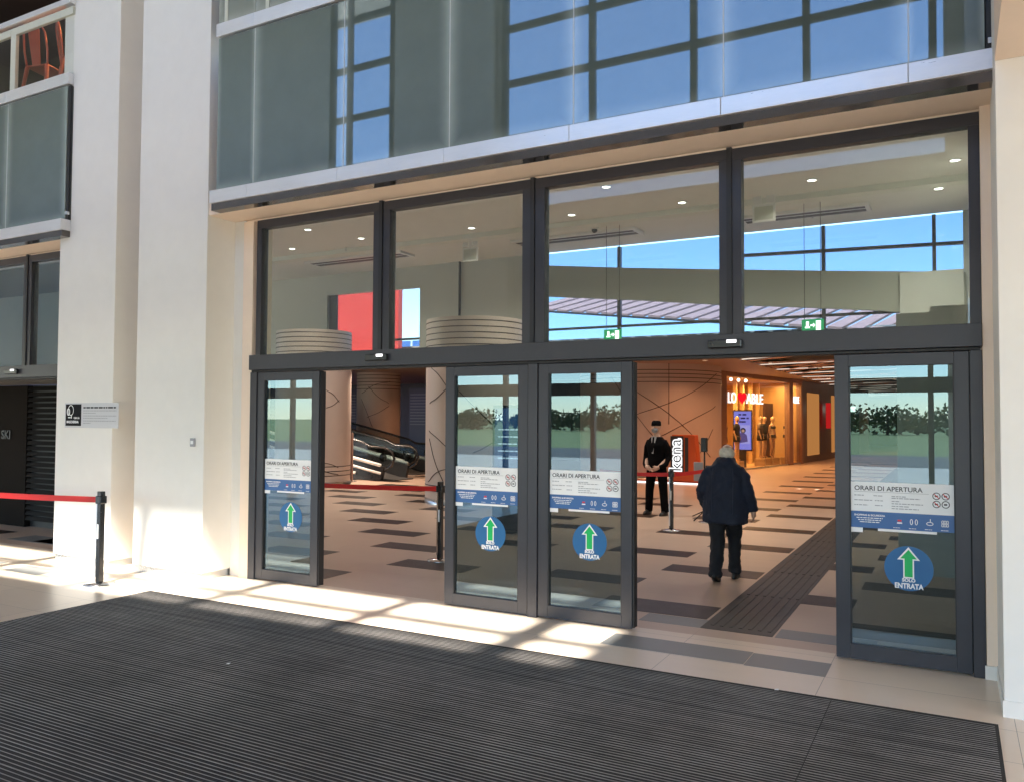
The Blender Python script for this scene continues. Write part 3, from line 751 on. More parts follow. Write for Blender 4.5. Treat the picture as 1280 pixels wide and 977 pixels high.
def stext(mb, body, size, s0, z, m=0, sq=1, bold=.004):
    R3 = Matrix(((u2.x, n2.x, 0),(u2.y, n2.y, 0),(0,0,1)))
    return mb.text(body, size, shp(s0,-.05,z), m, 'LEFT', bold, R3, .012, sq)
M_SIGNW = emit('sign_white', (1,.97,.92), .42); M_SIGNR = emit('sign_red', (1,.01,.02), .25)
mb = MB(); stext(mb,'LO',.56,.05,2.50,0,1.05,.002); stext(mb,'ABLE',.56,1.72,2.50,0,1.32,.002)
h = []
for i in range(28):
    t = 2*PI*i/28; h.append((16*math.sin(t)**3/16, (13*math.cos(t)-5*math.cos(2*t)-2*math.cos(3*t)-math.cos(4*t))/16))
o_ = len(mb.v); mb.add([shp(1.33+.36*a,-.07,2.71+.24*b) for a, b in h]+[shp(1.33+.36*a,-.03,2.71+.24*b) for a, b in h], [tuple(range(28))]+[(i,28+i,28+(i+1)%28,(i+1)%28) for i in range(28)], 1)
mb.build('sign_lettering', [M_SIGNW, M_SIGNR], sh)
mb = MB(); stext(mb,'ABLE',.42,6.62,2.60,0,.8,.001); mb.build('sign_lettering', M_SIGNW, sh)
for s0 in (.4,1.0,1.7,2.4,3.1):
    mb = MB(); q = shp(s0,.55,3.42); mb.ball(q,.06,n=8); mb.build('spotlight', M_LAMPW, sh)
for s0, e_ in ((1.2,30),(3.4,30),(5.4,24),(7.1,8)):
    ld = bpy.data.lights.new('shop_light','AREA'); ld.size=.8; ld.energy=e_; ld.color=(1,.55,.20)
    lo = bpy.data.objects.new('shop_light', ld); COL.objects.link(lo); lo.parent = sh; lo.location = Vector(shp(s0,.9 if s0 < 7 else .6,3.4))-sh.location
scr = thing('advertising_screen', 'violet lit advertising screen standing in the shop window', 'screen', (-7.6,25.6,0))
xa, xb, ys = -7.69, -7.02, 25.6
MB().box(xa-.04,xb+.04,ys,ys+.08,.66,2.28).build('housing', M_POST, scr)
MB().box(xa,xb,ys-.008,ys-.001,.72,2.22).build('display', emit('screen_violet',(.20,.19,.60),.30), scr)
mb = MB()
for k, (a, b) in enumerate(((.18,.50),(.10,.58),(.2,.46))): bars(mb, xa+a, xa+b, 2.06-.14*k, .06, ys-.013, 0, 200+k)
mb.build('screen_text', emit('screen_dark',(.03,.02,.12),.15), scr)
mb = MB().box(xa+.12,xb-.05,ys-.014,ys-.009,.95,1.68,1)
mb.prism([(xa+.30+.20*a,1.15+.3*b) for a, b in ((-.8,.6),(.2,.85),(1,.5),(1.2,-.4),(-.4,-.6),(-1,-.2))],'y',ys-.020,ys-.016,0)
mb.disc((xa+.36,ys-.024,1.47),.105,'y',20,2,.002).disc((xa+.36,ys-.028,1.455),.062,'y',16,3,.002)
mb.build('screen_portrait', [emit('scr_a',(.10,.07,.22),.25), emit('scr_b',(.30,.28,.62),.3), emit('scr_c',(.02,.015,.03),.2), emit('scr_d',(.45,.26,.2),.25)], scr)
MB().box(xa+.2,xb-.2,ys+.01,ys+.07,.02,.66).build('stand', M_POST, scr)

# mannequins: one continuous body, clothes as children
M_MANQ = mat('mannequin_skin', (.62,.40,.24), .4, var=.03)
M_CLOTHB = mat('black_garment', (.02,.02,.022), .8)
M_CLOTHG = mat('grey_brown_garment', (.14,.10,.08), .8)
def mannequin(label, loc, rot, top, bottom):
    r = thing('mannequin', label, 'mannequin', loc, rot, 'mannequins in the shop window')
    mb = MB()
    mb.rings([(0,0,.84,.15,.10),(0,0,.95,.16,.11),(0,0,1.10,.125,.09),(0,.01,1.28,.15,.105),(0,0,1.38,.15,.08),(0,0,1.44,.06,.055),(0,.01,1.52,.05,.05)], 16)
    mb.ball((0,.02,1.62), .095, n=10, sc=(.85,1,1.2))
    for s_ in (-1,1):
        mb.tube([(s_*.085,0,.90),(s_*.09,.01,.48),(s_*.10,-.02,.10),(s_*.10,.09,.03)], [.085,.055,.038,.03], 10)
        mb.tube([(s_*.16,0,1.37),(s_*.21,-.02,1.12),(s_*.20,.05,.90),(s_*.19,.07,.80)], [.048,.038,.03,.026], 8)
    mb.build('body', M_MANQ, r, True, remesh=.018, smooth=3)
    if top is not None:
        mb = MB().rings([(0,0,1.12 if bottom == 'bra' else .98,.150,.115),(0,0,1.12,.148,.112),(0,.01,1.28,.168,.122),(0,0,1.385,.165,.095),(0,0,1.43,.09,.07)] if bottom != 'bra' else [(0,.01,1.22,.148,.112),(0,.02,1.27,.160,.125),(0,.01,1.33,.160,.110)], 16)
        if bottom != 'bra':
            for s_ in (-1,1): mb.tube([(s_*.15,0,1.37),(s_*.205,-.015,1.18)], [.062,.055], 8)
        mb.build('top', top, r, True)
    MB().rings([(0,0,.74 if bottom == 'shorts' else .84,.185 if bottom == 'shorts' else .165,.13),(0,0,.90,.178,.125),(0,0,.97,.165,.118)], 16).build('bottom', M_CLOTHB, r, True)
    MB().box(-.24,.24,-.2,.2,-.28,.0).build('plinth', mat('plinth_wood',(.5,.33,.16),.4), r, True, bevel=.01)
    return r
face = math.atan2(-n2.x*-1, 1)  # facing the passage
def mq(s0, d): q = shp(s0, d, .30); return q
ROT = math.atan2(-n2.y,-n2.x) - PI/2
m0 = mannequin('mannequin in black top and shorts before the violet screen', mq(2.33,.6), ROT, M_CLOTHB, 'shorts')
copy_tree(m0, loc=mq(.95,.5), rot=ROT+.4, label='leftmost mannequin in black, cut by the shop frame')
m1 = mannequin('mannequin in grey brown top and black shorts, middle of the window', mq(4.64,.6), ROT+.3, M_CLOTHG, 'shorts')
copy_tree(m0, loc=mq(5.45,.75), rot=ROT-.1, label='mannequin in black between the grey one and the one in underwear')
m2 = mannequin('mannequin in black bra and briefs at the right of the group', mq(5.95,.6), ROT-.2, M_CLOTHB, 'bra')
copy_tree(m2, loc=mq(6.72,.3), rot=ROT+.5, label='pale slim mannequin alone next to the dark shop frame post')

# further shop fronts along the corridor
far = thing('shop_front', 'dark brown shop front further along the corridor with red vertical sign', 'shop', (-5.4,34,0))
MB().add([(-5.86,30.3,0),(-4.5,46,0),(-4.9,46,0),(-6.2,30.3,0),(-5.86,30.3,3.62),(-4.5,46,3.62),(-4.9,46,3.62),(-6.2,30.3,3.62)], [(0,3,2,1),(4,5,6,7),(0,1,5,4),(1,2,6,5),(2,3,7,6),(3,0,4,7)]).build('wall', mat('far_wall',(.16,.09,.06),.4,var=.2), far)
MB().box(-5.35,-5.2,34,34.6,1.5,2.7).build('sign', emit('far_red',(.7,.02,.02),.15), far)
MB().add([(-5.06,39,0),(-4.75,43,0),(-4.75,43,2.7),(-5.06,39,2.7),(-5.10,39,0),(-4.80,43,0),(-4.80,43,2.7),(-5.10,39,2.7)],[(0,1,2,3),(7,6,5,4),(0,4,5,1),(3,2,6,7)]).build('doorway', M_BLACK, far)
structure(MB().box(-6,.4,60,60.2,0,4.1), 'corridor_end', mat('corridor_end_paint',(.10,.07,.06),.6))
for k, (ya, yb) in enumerate(((31.2,33.4),(36.0,38.4))):
    xa_ = -5.86+(ya-30.3)*.0866; xb_ = -5.86+(yb-30.3)*.0866
    MB().add([(xa_+.01,ya,.3),(xb_+.01,yb,.3),(xb_+.01,yb,3.1),(xa_+.01,ya,3.1),(xa_+.03,ya,.3),(xb_+.03,yb,.3),(xb_+.03,yb,3.1),(xa_+.03,ya,3.1)], [(0,1,2,3),(7,6,5,4),(0,4,5,1),(3,2,6,7),(1,5,6,2),(0,3,7,4)]).build('window', emit('far_window',(1,.42,.12),.10), far)
es = thing('exit_sign', 'tiny pale exit sign glowing far down the corridor', 'exit sign', (-4.6,36,2.4))
MB().box(-4.85,-4.25,36,36.06,2.3,2.55).build('sign_box', M_EXITW, es); MB().tube([(-4.55,36.03,2.55),(-4.55,36.03,3.62)], .01, 6).build('hanger', M_BLACK, es)

# ------------------------------------------------------------------ dark zone at left: back wall, shutters, escalators
structure(MB().box(-42,-11.4,27,27.2,0,3.62).box(-42,-41.8,2,27,0,6.1), 'mall_back_wall', mat('mall_wall_dark',(.035,.035,.05),.5,var=.2))
M_SHUT = mat('shutter_slats', (.10,.10,.13), .4, metal=.4)
for lb, x0, x1 in (('dark roller shutter left of the far column, tinted violet', -31.5,-25.8), ('dark roller shutter right of the far column', -24.3,-20.2)):
    s_ = thing('roller_shutter', lb, 'shutter', ((x0+x1)/2,26.9,0))
    mb = MB()
    for k in range(11): mb.box(x0, x1, 26.86, 26.99, 1.55+.15*k, 1.55+.15*k+.05)
    mb.build('slat', M_SHUT, s_); MB().box(x0-.1,x1+.1,26.93,26.999,0,3.4).build('panel', mat('shutter_panel',(.02,.02,.06),.4), s_)
ld = bpy.data.lights.new('violet_glow','AREA'); ld.size=1.5; ld.energy=9; ld.color=(.35,.25,1)
lo = bpy.data.objects.new('violet_glow', ld); COL.objects.link(lo); lo.location=(-26,23,3.4)
lo2 = thing('violet_lamp', 'violet glowing ceiling lamp behind the escalators', 'lamp', (-26,23,3.5)); lo.parent = lo2; lo.location=(0,0,-.1)
MB().box(-26.7,-25.3,22.9,23.1,3.50,3.56).build('diffuser', emit('violet_emit',(.4,.3,1),1.2), lo2)

M_DSTEEL = mat('dark_cladding', (.035,.037,.04), .3, metal=.3)
def walkway(label, bx, by, phi):
    e = thing('moving_walkway', label, 'moving walkway', (bx,by,0), phi, 'inclined moving walkways beyond the left opening')
    sl = .215
    def inc(x): return max(0, (x-.7)*sl)
    xs = (.65,.7,2.0,12)
    for s_ in (-.62,.62):
        prof = [(.55,.02),(.45,.42)]+[(x, inc(x)+.45) for x in xs]+[(12,inc(12)-.25),(2.2,.02)]
        MB().prism(prof,'y',s_-.06,s_+.06).build('side_cladding', M_DSTEEL, e, True)
        gp = [(.6,.45)]+[(x, inc(x)+.46) for x in xs]+[(x, inc(x)+.98) for x in xs[::-1]]+[(.45,.98),(.25,.85),(.22,.66),(.32,.50)]
        MB().prism(gp,'y',s_-.008,s_+.008).build('balustrade_glass', M_SMOKE, e, True)
        pts = [(.9,s_,.30),(.45,s_,.32),(.2,s_,.46),(.10,s_,.68),(.2,s_,.90),(.45,s_,1.0),(1.0,s_,1.02)]+[(x,s_,inc(x)+1.02) for x in (1.3,5,12)]
        MB().tube(pts, .038, 8).build('handrail', M_POST, e, True)
        for z, rr in ((.47,.055),(.23,.045),(-.01,.05)):  # pale strips standing in for bright reflections on the dark steel sides
            x0 = .55 if z > .1 else 1.5
            yy = s_ + (.07 if s_ > 0 else -.07)
            MB().tube([(x0,yy,inc(x0)+z+(.05 if z<.1 else 0)),(1.9,yy,inc(1.9)+z+(.02 if z<.1 else 0)),(12,yy,inc(12)+z)], rr, 6).build('highlight_strip', M_HILITE, e, True)
        MB().lathe([(0,0),(.13,0),(.13,.03),(0,.03)],(0,0,0),20).xform(Matrix.Translation((.55,s_-.03,.70)) @ Matrix.Rotation(PI/2,4,'X')).build('end_disc', M_POST, e, True)
    mb = MB().prism([(.2,.0),(.2,.03)]+[(x, inc(x)+.05) for x in xs]+[(12,inc(12)-.1),(2,-.0)],'y',-.5,.5)
    mb.build('tread_belt', mat('tread_metal',(.12,.12,.12),.5,metal=.6), e, True)
    return e
M_SMOKE = glass('smoked_glass',(.75,.8,.8),1.35,dirt_haze=0)
M_HILITE = mat('highlight_pale', (.92,.93,.93), .4)
e0 = walkway('nearer dark inclined walkway with pale strips for highlights, rising to the left', -14.6, 13.3, PI)
copy_tree(e0, loc=(-15.5,15.7,0), rot=PI, label='farther dark inclined walkway behind the nearer one')
sg = thing('standing_sign', 'plain brown narrow standing panel in front of the escalators', 'sign', (-15.8,11.93,0))
MB().box(-15.95,-15.66,11.9,11.96,.02,1.45).build('panel', mat('brown_panel',(.22,.13,.10),.5), sg, bevel=.01); MB().box(-15.97,-15.64,11.75,12.1,0,.02).build('base', M_STEEL, sg)
# screen seen through the second door
ts = thing('information_totem', 'dark blue information screen totem seen through the second glass door', 'screen', (-6.5,5.0,0))
MB().box(-6.92,-6.22,5.0,5.12,.02,2.12).build('housing', M_POST, ts, bevel=.01)
mb = MB().box(-6.87,-6.27,4.992,4.999,.9,2.07)
mb.build('display', emit('totem_blue',(.02,.05,.12),.5), ts)
mb = MB().text('M', .16, (-6.84,4.99,1.86), 0, bold=.004)
for k in range(5): bars(mb, -6.8, -6.4, 1.7-.12*k, .02, 4.989, 0, 90+k)
mb.build('screen_text', emit('totem_text',(.5,.6,.7),.5), ts)

# far-left store front behind the left entrance
sf = thing('store_front', 'dark closed store front with black lettering behind the left entrance', 'shop', (-14,1.3,0))
MB().box(-18,-14.05,1.30,1.4,0,2.42).build('wall', mat('store_wall',(.014,.012,.011),.85,var=.15,ior=1.12), sf)
mb = MB()
for k in range(25): mb.prism([(1.30,.12+.092*k),(1.37,.12+.092*k),(1.37,.17+.092*k),(1.33,.185+.092*k)],'x',-14.04,-12.4)
mb.build('shutter', mat('store_shutter',(.010,.009,.009),.7,ior=1.2), sf)
MB().box(-14.05,-12.3,1.40,1.45,0,2.42).build('shutter_back', M_BLACK, sf)
MB().text('SKI', .21, (-14.76,1.285,1.50), 0, bold=.004, ext=.008).build('lettering', M_BLACK, sf)
structure(MB().box(-30,-11.4,.3,1.28,2.425,2.6), 'store_ceiling', mat('store_ceil',(.08,.075,.07),.7))
structure(MB().box(-18,-10.5,.35,2.2,4.18,4.3).box(-18,-10.5,2.1,2.2,2.6,4.2).box(-18,-10.5,.35,2.1,2.60,2.64), 'transom_room', mat('transom_room_paint',(.22,.28,.36),.6))

# ------------------------------------------------------------------ belt barriers
def barrier(label, x, y, belt_to=None, sag=.02, h=1.05, tone=M_RED):
    b = thing('belt_barrier', label, 'barrier post', (x,y,0))
    MB().lathe([(0,0),(.17,0),(.17,.012),(.05,.03),(.03,.035)], (x,y,0), 32).build('base', M_CHROME, b)
    MB().box(x-.032,x+.032,y-.032,y+.032,.03,h).build('post', M_POST, b, bevel=.008)
    MB().box(x-.034,x-.014,y-.036,y-.033,.08,h-.12).build('chrome_strip', M_CHROME, b)
    MB().box(x-.012,x+.012,y-.037,y-.033,.52,.68).build('label_strip', M_PAPER, b)
    MB().box(x-.045,x+.045,y-.045,y+.045,h-.14,h-.05).build('belt_cassette', M_POST, b, bevel=.01)
    if belt_to:
        tx, ty, tz = belt_to; n = 14; v = []; z0 = h-.095
        dx, dy = tx-x, ty-y; l = math.hypot(dx,dy); nx, ny = -dy/l*.0015, dx/l*.0015
        for s_ in (1,-1):
            for i in range(n+1):
                t = i/n; zz = z0+(tz-z0)*t - sag*4*t*(1-t); tw = .004*math.sin(t*9)
                v += [(x+dx*t+nx*s_+tw*0, y+dy*t+ny*s_, zz-.033),(x+dx*t+nx*s_, y+dy*t+ny*s_, zz+.033)]
        m_ = 2*(n+1); f = []
        for i in range(n):
            f += [(2*i,2*i+2,2*i+3,2*i+1),(m_+2*i,m_+2*i+1,m_+2*i+3,m_+2*i+2),(2*i+1,2*i+3,m_+2*i+3,m_+2*i+1),(2*i,m_+2*i,m_+2*i+2,2*i+2)]
        MB().add(v, f).build('belt', tone, b)
    return b
barrier('black and chrome belt post outside by the pillars, red belt running left', -8.52, -1.12, (-12.6,-1.35,.93))
barrier('black belt post inside at the roped opening beside the second door', -6.05, 2.1, (-9.2,2.25,.90), .02)
barrier('black belt post inside with red belt, near the man in a suit', -4.27, 6.55, (-5.9,7.3,.93), .03, 1.05)
barrier('black belt post inside just behind the walking old man', -4.02, 7.95, (-4.27,6.55,.95), .01, 1.05)
st = thing('sanitizer_stand', 'thin black floor stand with dispenser beside the old man', 'stand', (-4.2,8.4,0))
MB().tube([(-4.2,8.4,.05),(-4.2,8.4,1.50)], .016, 8).build('pole', M_POST, st)
for a in (.3,2.4,4.5): MB().tube([(-4.2,8.4,.16),(-4.2+.42*math.cos(a),8.4+.42*math.sin(a),.015)], .012, 6).build('leg', M_POST, st)
MB().box(-4.26,-4.14,8.34,8.44,1.28,1.55).build('dispenser', M_POST, st, bevel=.02)
MB().box(-4.40,-4.22,8.36,8.39,.72,1.08).build('tray', M_GREY, st, bevel=.01)

# ------------------------------------------------------------------ orange phone kiosk with white lettering
M_ORANGE = mat('kiosk_orange', (.55,.10,.02), .4, var=.06)
k_ = thing('kiosk', 'orange kiosk panel with white vertical lettering and glowing base', 'kiosk', (-7.0,16.5,0))
MB().prism([(-7.42,.06),(-6.56,.06),(-6.70,1.44),(-7.38,1.44)],'y',16.5,16.9).build('panel', M_ORANGE, k_, bevel=.02)
MB().box(-7.41,-7.02,16.470,16.498,.35,1.40).build('letter_board', M_INK, k_)
RT = Matrix(((0,0,-1),(0,1,0),(1,0,0)))
mb = MB(); mb.text('kena', .50, (-7.09,16.462,.36), 0, 'LEFT', .034, RT, .003, 1.02); mb.text('kena', .50, (-7.09,16.455,.36), 1, 'LEFT', -.004, RT, .003, 1.02)
mb.build('lettering', [emit('kena_white',(1,1,1),.30), M_INKM], k_)
MB().box(-6.98,-6.88,16.488,16.499,.3,1.36).build('side_band', M_INK, k_)
MB().box(-9.0,-5.6,16.25,17.2,0,.05).build('platform', M_ORANGE, k_)
MB().box(-9.0,-5.6,16.21,16.248,.01,.055).build('light_strip', emit('strip_white',(1,.95,.9),.5), k_)

# ------------------------------------------------------------------ people
M_SKIN = mat('skin', (.58,.36,.27), .5, var=.06)
M_HAIRW = mat('white_hair', (.80,.70,.58), .8, var=.12, scale=30, bump=.4)
M_NAVY = mat('navy_jacket', (.012,.018,.040), .75, var=.25, scale=6, bump=.35, bscale=14)
M_TROUS = mat('dark_trousers', (.010,.011,.015), .8, var=.2, scale=6, bump=.3, bscale=14)
M_SHOE = mat('black_shoe', (.010,.010,.010), .4)
M_SUIT = mat('black_suit', (.005,.005,.006), .85, var=.2, ior=1.15)
M_SHIRT = mat('white_shirt', (.42,.42,.44), .6)
M_MASK = mat('pale_mask', (.30,.32,.35), .7)

def hand(mb, w, d, side, fwd=(0,1,0), s=1.0):
    """palm at wrist w running along d with four bent fingers and a thumb"""
    w = Vector(w); d = Vector(d).normalized(); f = Vector(fwd)
    f = (f - d*f.dot(d)).normalized(); a = d.cross(f)            # f: finger spread axis, a: palm normal
    mb.tube([w-d*.02*s, w+d*.03*s, w+d*.085*s], [.024*s,.030*s,.028*s], 10, 0, True, 1.5, tuple(f))
    for k, (o_, ln) in enumerate(((.030,.070),(.010,.080),(-.010,.074),(-.030,.058))):
        b0 = w+d*.078*s+f*o_*s
        cu = a*side
        mb.tube([b0, b0+d*ln*.45*s+cu*.006*s, b0+d*ln*.8*s+cu*.024*s, b0+d*ln*.95*s+cu*.045*s], [.0095*s,.009*s,.0085*s,.007*s], 8)
    t0 = w+d*.02*s+f*.026*s
    mb.tube([t0, t0+d*.03*s+f*.030*s+a*side*.012*s, t0+d*.065*s+f*.034*s+a*side*.028*s], [.013*s,.011*s,.008*s], 8)

def head(mb, c, tilt=0, s=1.0):
    """skull, jaw, nose, brow, lips and ears; faces +y"""
    M = Matrix.Translation(c) @ Matrix.Rotation(tilt,4,'X') @ Matrix.Scale(s,4)
    h = MB()
    h.ball((0,-.012,.025), .098, n=14, sc=(.80,1.0,.98))
    h.ball((0,.018,-.045), .075, n=12, sc=(.80,.92,1.05))
    h.tube([(0,.088,.018),(0,.112,-.022),(0,.092,-.032)], [.010,.016,.012], 8)
    h.tube([(-.022,.082,-.062),(0,.090,-.060),(.022,.082,-.062)], .008, 6)
    for x in (-1,1):
        h.tube([(x*.010,.086,.030),(x*.034,.080,.034),(x*.055,.064,.026)], .009, 6)
        h.ball((x*.080,-.005,-.008), .030, n=8, sc=(.35,.7,1.1))
        h.ball((x*.031,.076,.010), .0125, n=8)
    h.tube([(0,-.015,-.05),(0,-.03,-.16)], [.058,.062], 12)
    h.xform(M); o_ = len(mb.v); mb.v += h.v; mb.f += [[i+o_ for i in f] for f in h.f]; mb.m += h.m; mb.sm += h.sm
    return M

# old man walking away
om = thing('person', 'white haired man in a navy jacket and dark trousers walking in through the doors', 'person', (-2.40,2.68,0), math.radians(2))
mb = MB()
mb.rings([(0,0,.80,.16,.12),(0,0,.95,.17,.13),(0,.01,1.15,.17,.12),(0,.03,1.32,.18,.11),(0,.05,1.39,.09,.08),(0,.07,1.44,.06,.06)], 16)
head(mb, (0,.13,1.475), -.35)
for s_ in (-1,1):
    mb.tube([(s_*.17,.02,1.32),(s_*.255,-.03,1.08),(s_*.315 if s_>0 else -.25,.03 if s_>0 else .14,.86)], [.05,.05,.035], 10)
    ft = -.20 if s_ < 0 else .20
    mb.tube([(s_*.08,0,.86),(s_*.08,.05+ft*.5,.46),(s_*.074,ft,.09)], [.09,.06,.04], 10)
hand(mb, (.318,.035,.845), (.06,.10,-1), -1); hand(mb, (-.25,.15,.845), (-.02,.30,-1), 1)
mb.build('body', M_SKIN, om, True, remesh=.007, smooth=2)
mb = MB()
mb.ball((0,.098,1.492), .104, n=14, sc=(.86,.94,.80))
for s_ in (-1,1): mb.ball((s_*.062,.12,1.49), .045, n=8, sc=(.7,1,1.1))
hr = mb.build('hair', M_HAIRW, om, True, remesh=.008)
th = bpy.data.textures.new('tufts','CLOUDS'); th.noise_scale = .03; md = hr.modifiers.new('tufts','DISPLACE'); md.texture = th; md.strength = .02
mb = MB()
mb.rings([(0,-.005,.675,.262,.175),(0,-.005,.70,.268,.180),(0,-.005,.90,.258,.172),(0,0,1.08,.240,.160),(0,.015,1.22,.240,.155),(0,.03,1.315,.205,.135),(0,.045,1.38,.145,.115),(0,.06,1.42,.10,.095)], 28)
for s_ in (-1,1):
    mb.tube([(s_*.165,.03,1.325),(s_*.225,.0,1.22),(s_*.272,-.03,1.06),(s_*.305 if s_>0 else -.275,.0 if s_>0 else .06,.94),(s_*.318 if s_>0 else -.25,.03 if s_>0 else .15,.835)], [.055,.068,.068,.064,.056], 14)
mb.rings([(0,.06,1.385,.125,.115),(0,.075,1.45,.105,.10)], 20)
jk = mb.build('jacket', M_NAVY, om, True, remesh=.014, smooth=3)
tx = bpy.data.textures.new('folds','CLOUDS'); tx.noise_scale = .085; tx.noise_depth = 3
md = jk.modifiers.new('folds','DISPLACE'); md.texture = tx; md.strength = .045; md.mid_level = .5
mb = MB()
for x in (-.12,.12): mb.tube([(x,-.158,.72),(x*1.02,-.172,.95),(x*1.05,-.158,1.2),(x*.95,-.118,1.33)], .004, 5)
mb.build('seam', mat('jacket_seam',(.025,.035,.07),.7), om, True)
mb = MB()
for s_ in (-1,1):
    ft = -.20 if s_ < 0 else .20
    mb.tube([(s_*.080,-.005,.92),(s_*.085,.0+ft*.25,.70),(s_*.080,.05+ft*.5,.46),(s_*.076,.02+ft*.72,.26),(s_*.074,ft-.01,.07)], [.122,.102,.084,.079,.076], 16)
mb.rings([(0,0,.80,.17,.13),(0,0,.95,.17,.13)], 16)
tr = mb.build('trousers', M_TROUS, om, True, remesh=.014, smooth=3)
md = tr.modifiers.new('folds','DISPLACE'); md.texture = tx; md.strength = .042; md.mid_level = .5
def shoe(p, x, y, lift=0, rot=0, s=1):
    sh_ = MB(); sh_.rings([(0,.05,.0,.045,.145),(0,.05,.03,.047,.147),(0,.04,.06,.042,.125),(0,0,.095,.036,.07)], 18)
    sh_.xform(Matrix.Translation((x,y,lift)) @ Matrix.Rotation(rot,4,'X') @ Matrix.Scale(s,4)).build('shoe', M_SHOE, p, True)
shoe(om, -.074, -.20, .035, -.42); shoe(om, .074, .20, .0, .10)

# guard in a dark suit, cap and mask, facing the doors
gd = thing('person', 'man in a black suit, dark cap and face mask standing by the orange kiosk', 'person', (-5.22,8.62,0), PI-.25)
mb = MB()
mb.rings([(0,0,.92,.165,.12),(0,0,1.08,.150,.11),(0,.01,1.3,.165,.11),(0,0,1.45,.15,.08),(0,0,1.55,.08,.07),(0,.01,1.62,.06,.06)], 16)
head(mb, (0,.03,1.735), 0, 1.02)
for s_ in (-1,1):
    mb.tube([(s_*.16,0,1.44),(s_*.250,-.03,1.14),(s_*.14,.155,.95)], [.04,.04,.034], 10)
    mb.tube([(s_*.10,0,.95),(s_*.155,.01,.52),(s_*.19,0,.09)], [.09,.06,.042], 10)
hand(mb, (.13,.16,.945), (-.8,.15,-.25), 1, (0,0,1)); hand(mb, (-.13,.16,.945), (.8,.20,-.35), -1, (0,0,1))
mb.build('body', M_SKIN, gd, True, remesh=.008, smooth=2)
mb = MB()
mb.rings([(0,0,.80,.200,.14),(0,0,1.0,.188,.132),(0,.005,1.2,.184,.132),(0,.01,1.38,.212,.138),(0,0,1.48,.195,.11),(0,0,1.55,.12,.09)], 24)
for s_ in (-1,1):
    mb.tube([(s_*.17,0,1.475),(s_*.232,-.02,1.34),(s_*.262,-.03,1.16),(s_*.235,.05,1.00),(s_*.15,.15,.95)], [.055,.066,.060,.055,.046], 14)
mb.build('jacket', M_SUIT, gd, True, remesh=.014, smooth=3)
MB().add([(-.055,.108,1.555),(.055,.108,1.555),(.012,.158,1.22),(-.012,.158,1.22),(-.055,.088,1.555),(.055,.088,1.555),(.012,.138,1.22),(-.012,.138,1.22)], [(0,1,2,3),(7,6,5,4),(0,4,5,1),(1,5,6,2),(2,6,7,3),(3,7,4,0)]).build('shirt', M_SHIRT, gd, True)
MB().add([(-.018,.116,1.545),(.018,.116,1.545),(.020,.166,1.30),(0,.17,1.24),(-.020,.166,1.30),(-.018,.100,1.545),(.018,.100,1.545),(.020,.150,1.30),(0,.15,1.24),(-.020,.150,1.30)],
         [(0,1,2,3,4),(9,8,7,6,5),(0,5,6,1),(1,6,7,2),(2,7,8,3),(3,8,9,4),(4,9,5,0)]).build('tie', M_SUIT, gd, True)
mb = MB()
for s_ in (-1,1): mb.tube([(s_*.09,0,.98),(s_*.135,.0,.74),(s_*.16,.01,.5),(s_*.19,-.005,.06)], [.115,.10,.085,.075], 14)
mb.rings([(0,0,.84,.17,.125),(0,0,1.0,.17,.125)], 16)
mb.build('trousers', M_SUIT, gd, True, remesh=.014, smooth=3)
for s_ in (-1,1): shoe(gd, s_*.19, 0)
mb = MB().rings([(0,.015,1.765,.088,.108),(0,.015,1.80,.092,.112),(0,.01,1.85,.082,.10),(0,.01,1.872,.05,.07)], 20)
mb.add([(-.07,.09,1.772),(-.04,.135,1.765),(.04,.135,1.765),(.07,.09,1.772),(-.07,.09,1.784),(-.04,.135,1.775),(.04,.135,1.775),(.07,.09,1.784)], [(3,2,1,0),(4,5,6,7),(0,1,5,4),(1,2,6,5),(2,3,7,6)])
mb.build('cap', M_SUIT, gd, True)
MB().ball((0,.072,1.685), .068, n=10, sc=(.98,.85,.95)).build('face_mask', M_MASK, gd, True)

# ------------------------------------------------------------------ lobby behind the camera: roof with added skylight slot, glazed wall
ROOF = mat('lobby_roof_paint', (.62,.60,.56), .7)
mb = MB()
YS0, YS1, ZR = -8.72, -7.36, 14.5
mb.box(-30, 9, YS1, .3, ZR, ZR+.3).box(-30, 9, -14.1, YS0, ZR, ZR+.3).box(-.66, 9, YS0, YS1, ZR, ZR+.3)
structure(mb, 'lobby_roof', ROOF)  # unseen roof; its slot and outer overhang are shaped to give the sun band
mb = MB()
x = -3.0
while x > -30:
    mb.box(x-.10, x+.10, YS0, YS1, ZR+.0, ZR+.2); x -= 1.9
mb.box(-1.50,-1.20,YS0,YS1,ZR,ZR+.2); mb.box(-30,-.66,-8.46,-8.41,ZR+.01,ZR+.19); mb.box(-30,-.66,-8.05,-7.93,ZR+.01,ZR+.19)  # bars added across the slot to break up the sun patches
o = mb.build('sun_slot_bar', M_ANTHR); tag(o, 'dark bars of the added skylight slot in the unseen lobby roof', 'skylight')
mb = MB()
def wl(x0,x1,z0,z1): mb.box(x0,x1,-11.2,-11.0,z0,z1)
wl(-30,-15,3.4,14.5); wl(-15,-12.95,3.4,8.6); wl(-12.95,-9.6,3.4,14.5); wl(-9.6,0,3.4,7.2); wl(-9.6,0,7.55,8.6); wl(-15,-12.95,14.1,14.5); wl(-9.6,0,14.1,14.5)
wl(-.1,.26,0,14.5)
mb.box(-10.5,-9.75,-10.99,-10.6,3.4,14.5)
mb.box(-30.2,-30,-11.2,.3,3.4,14.5)
o = mb.build('lobby_wall', M_WHITE); tag(o, 'white rear wall of the entrance lobby with high windows', 'wall')
lw = thing('lobby_window', 'tall gridded lobby window mirrored in the balcony glass', 'window', (-5,-11,10))
mb = MB()
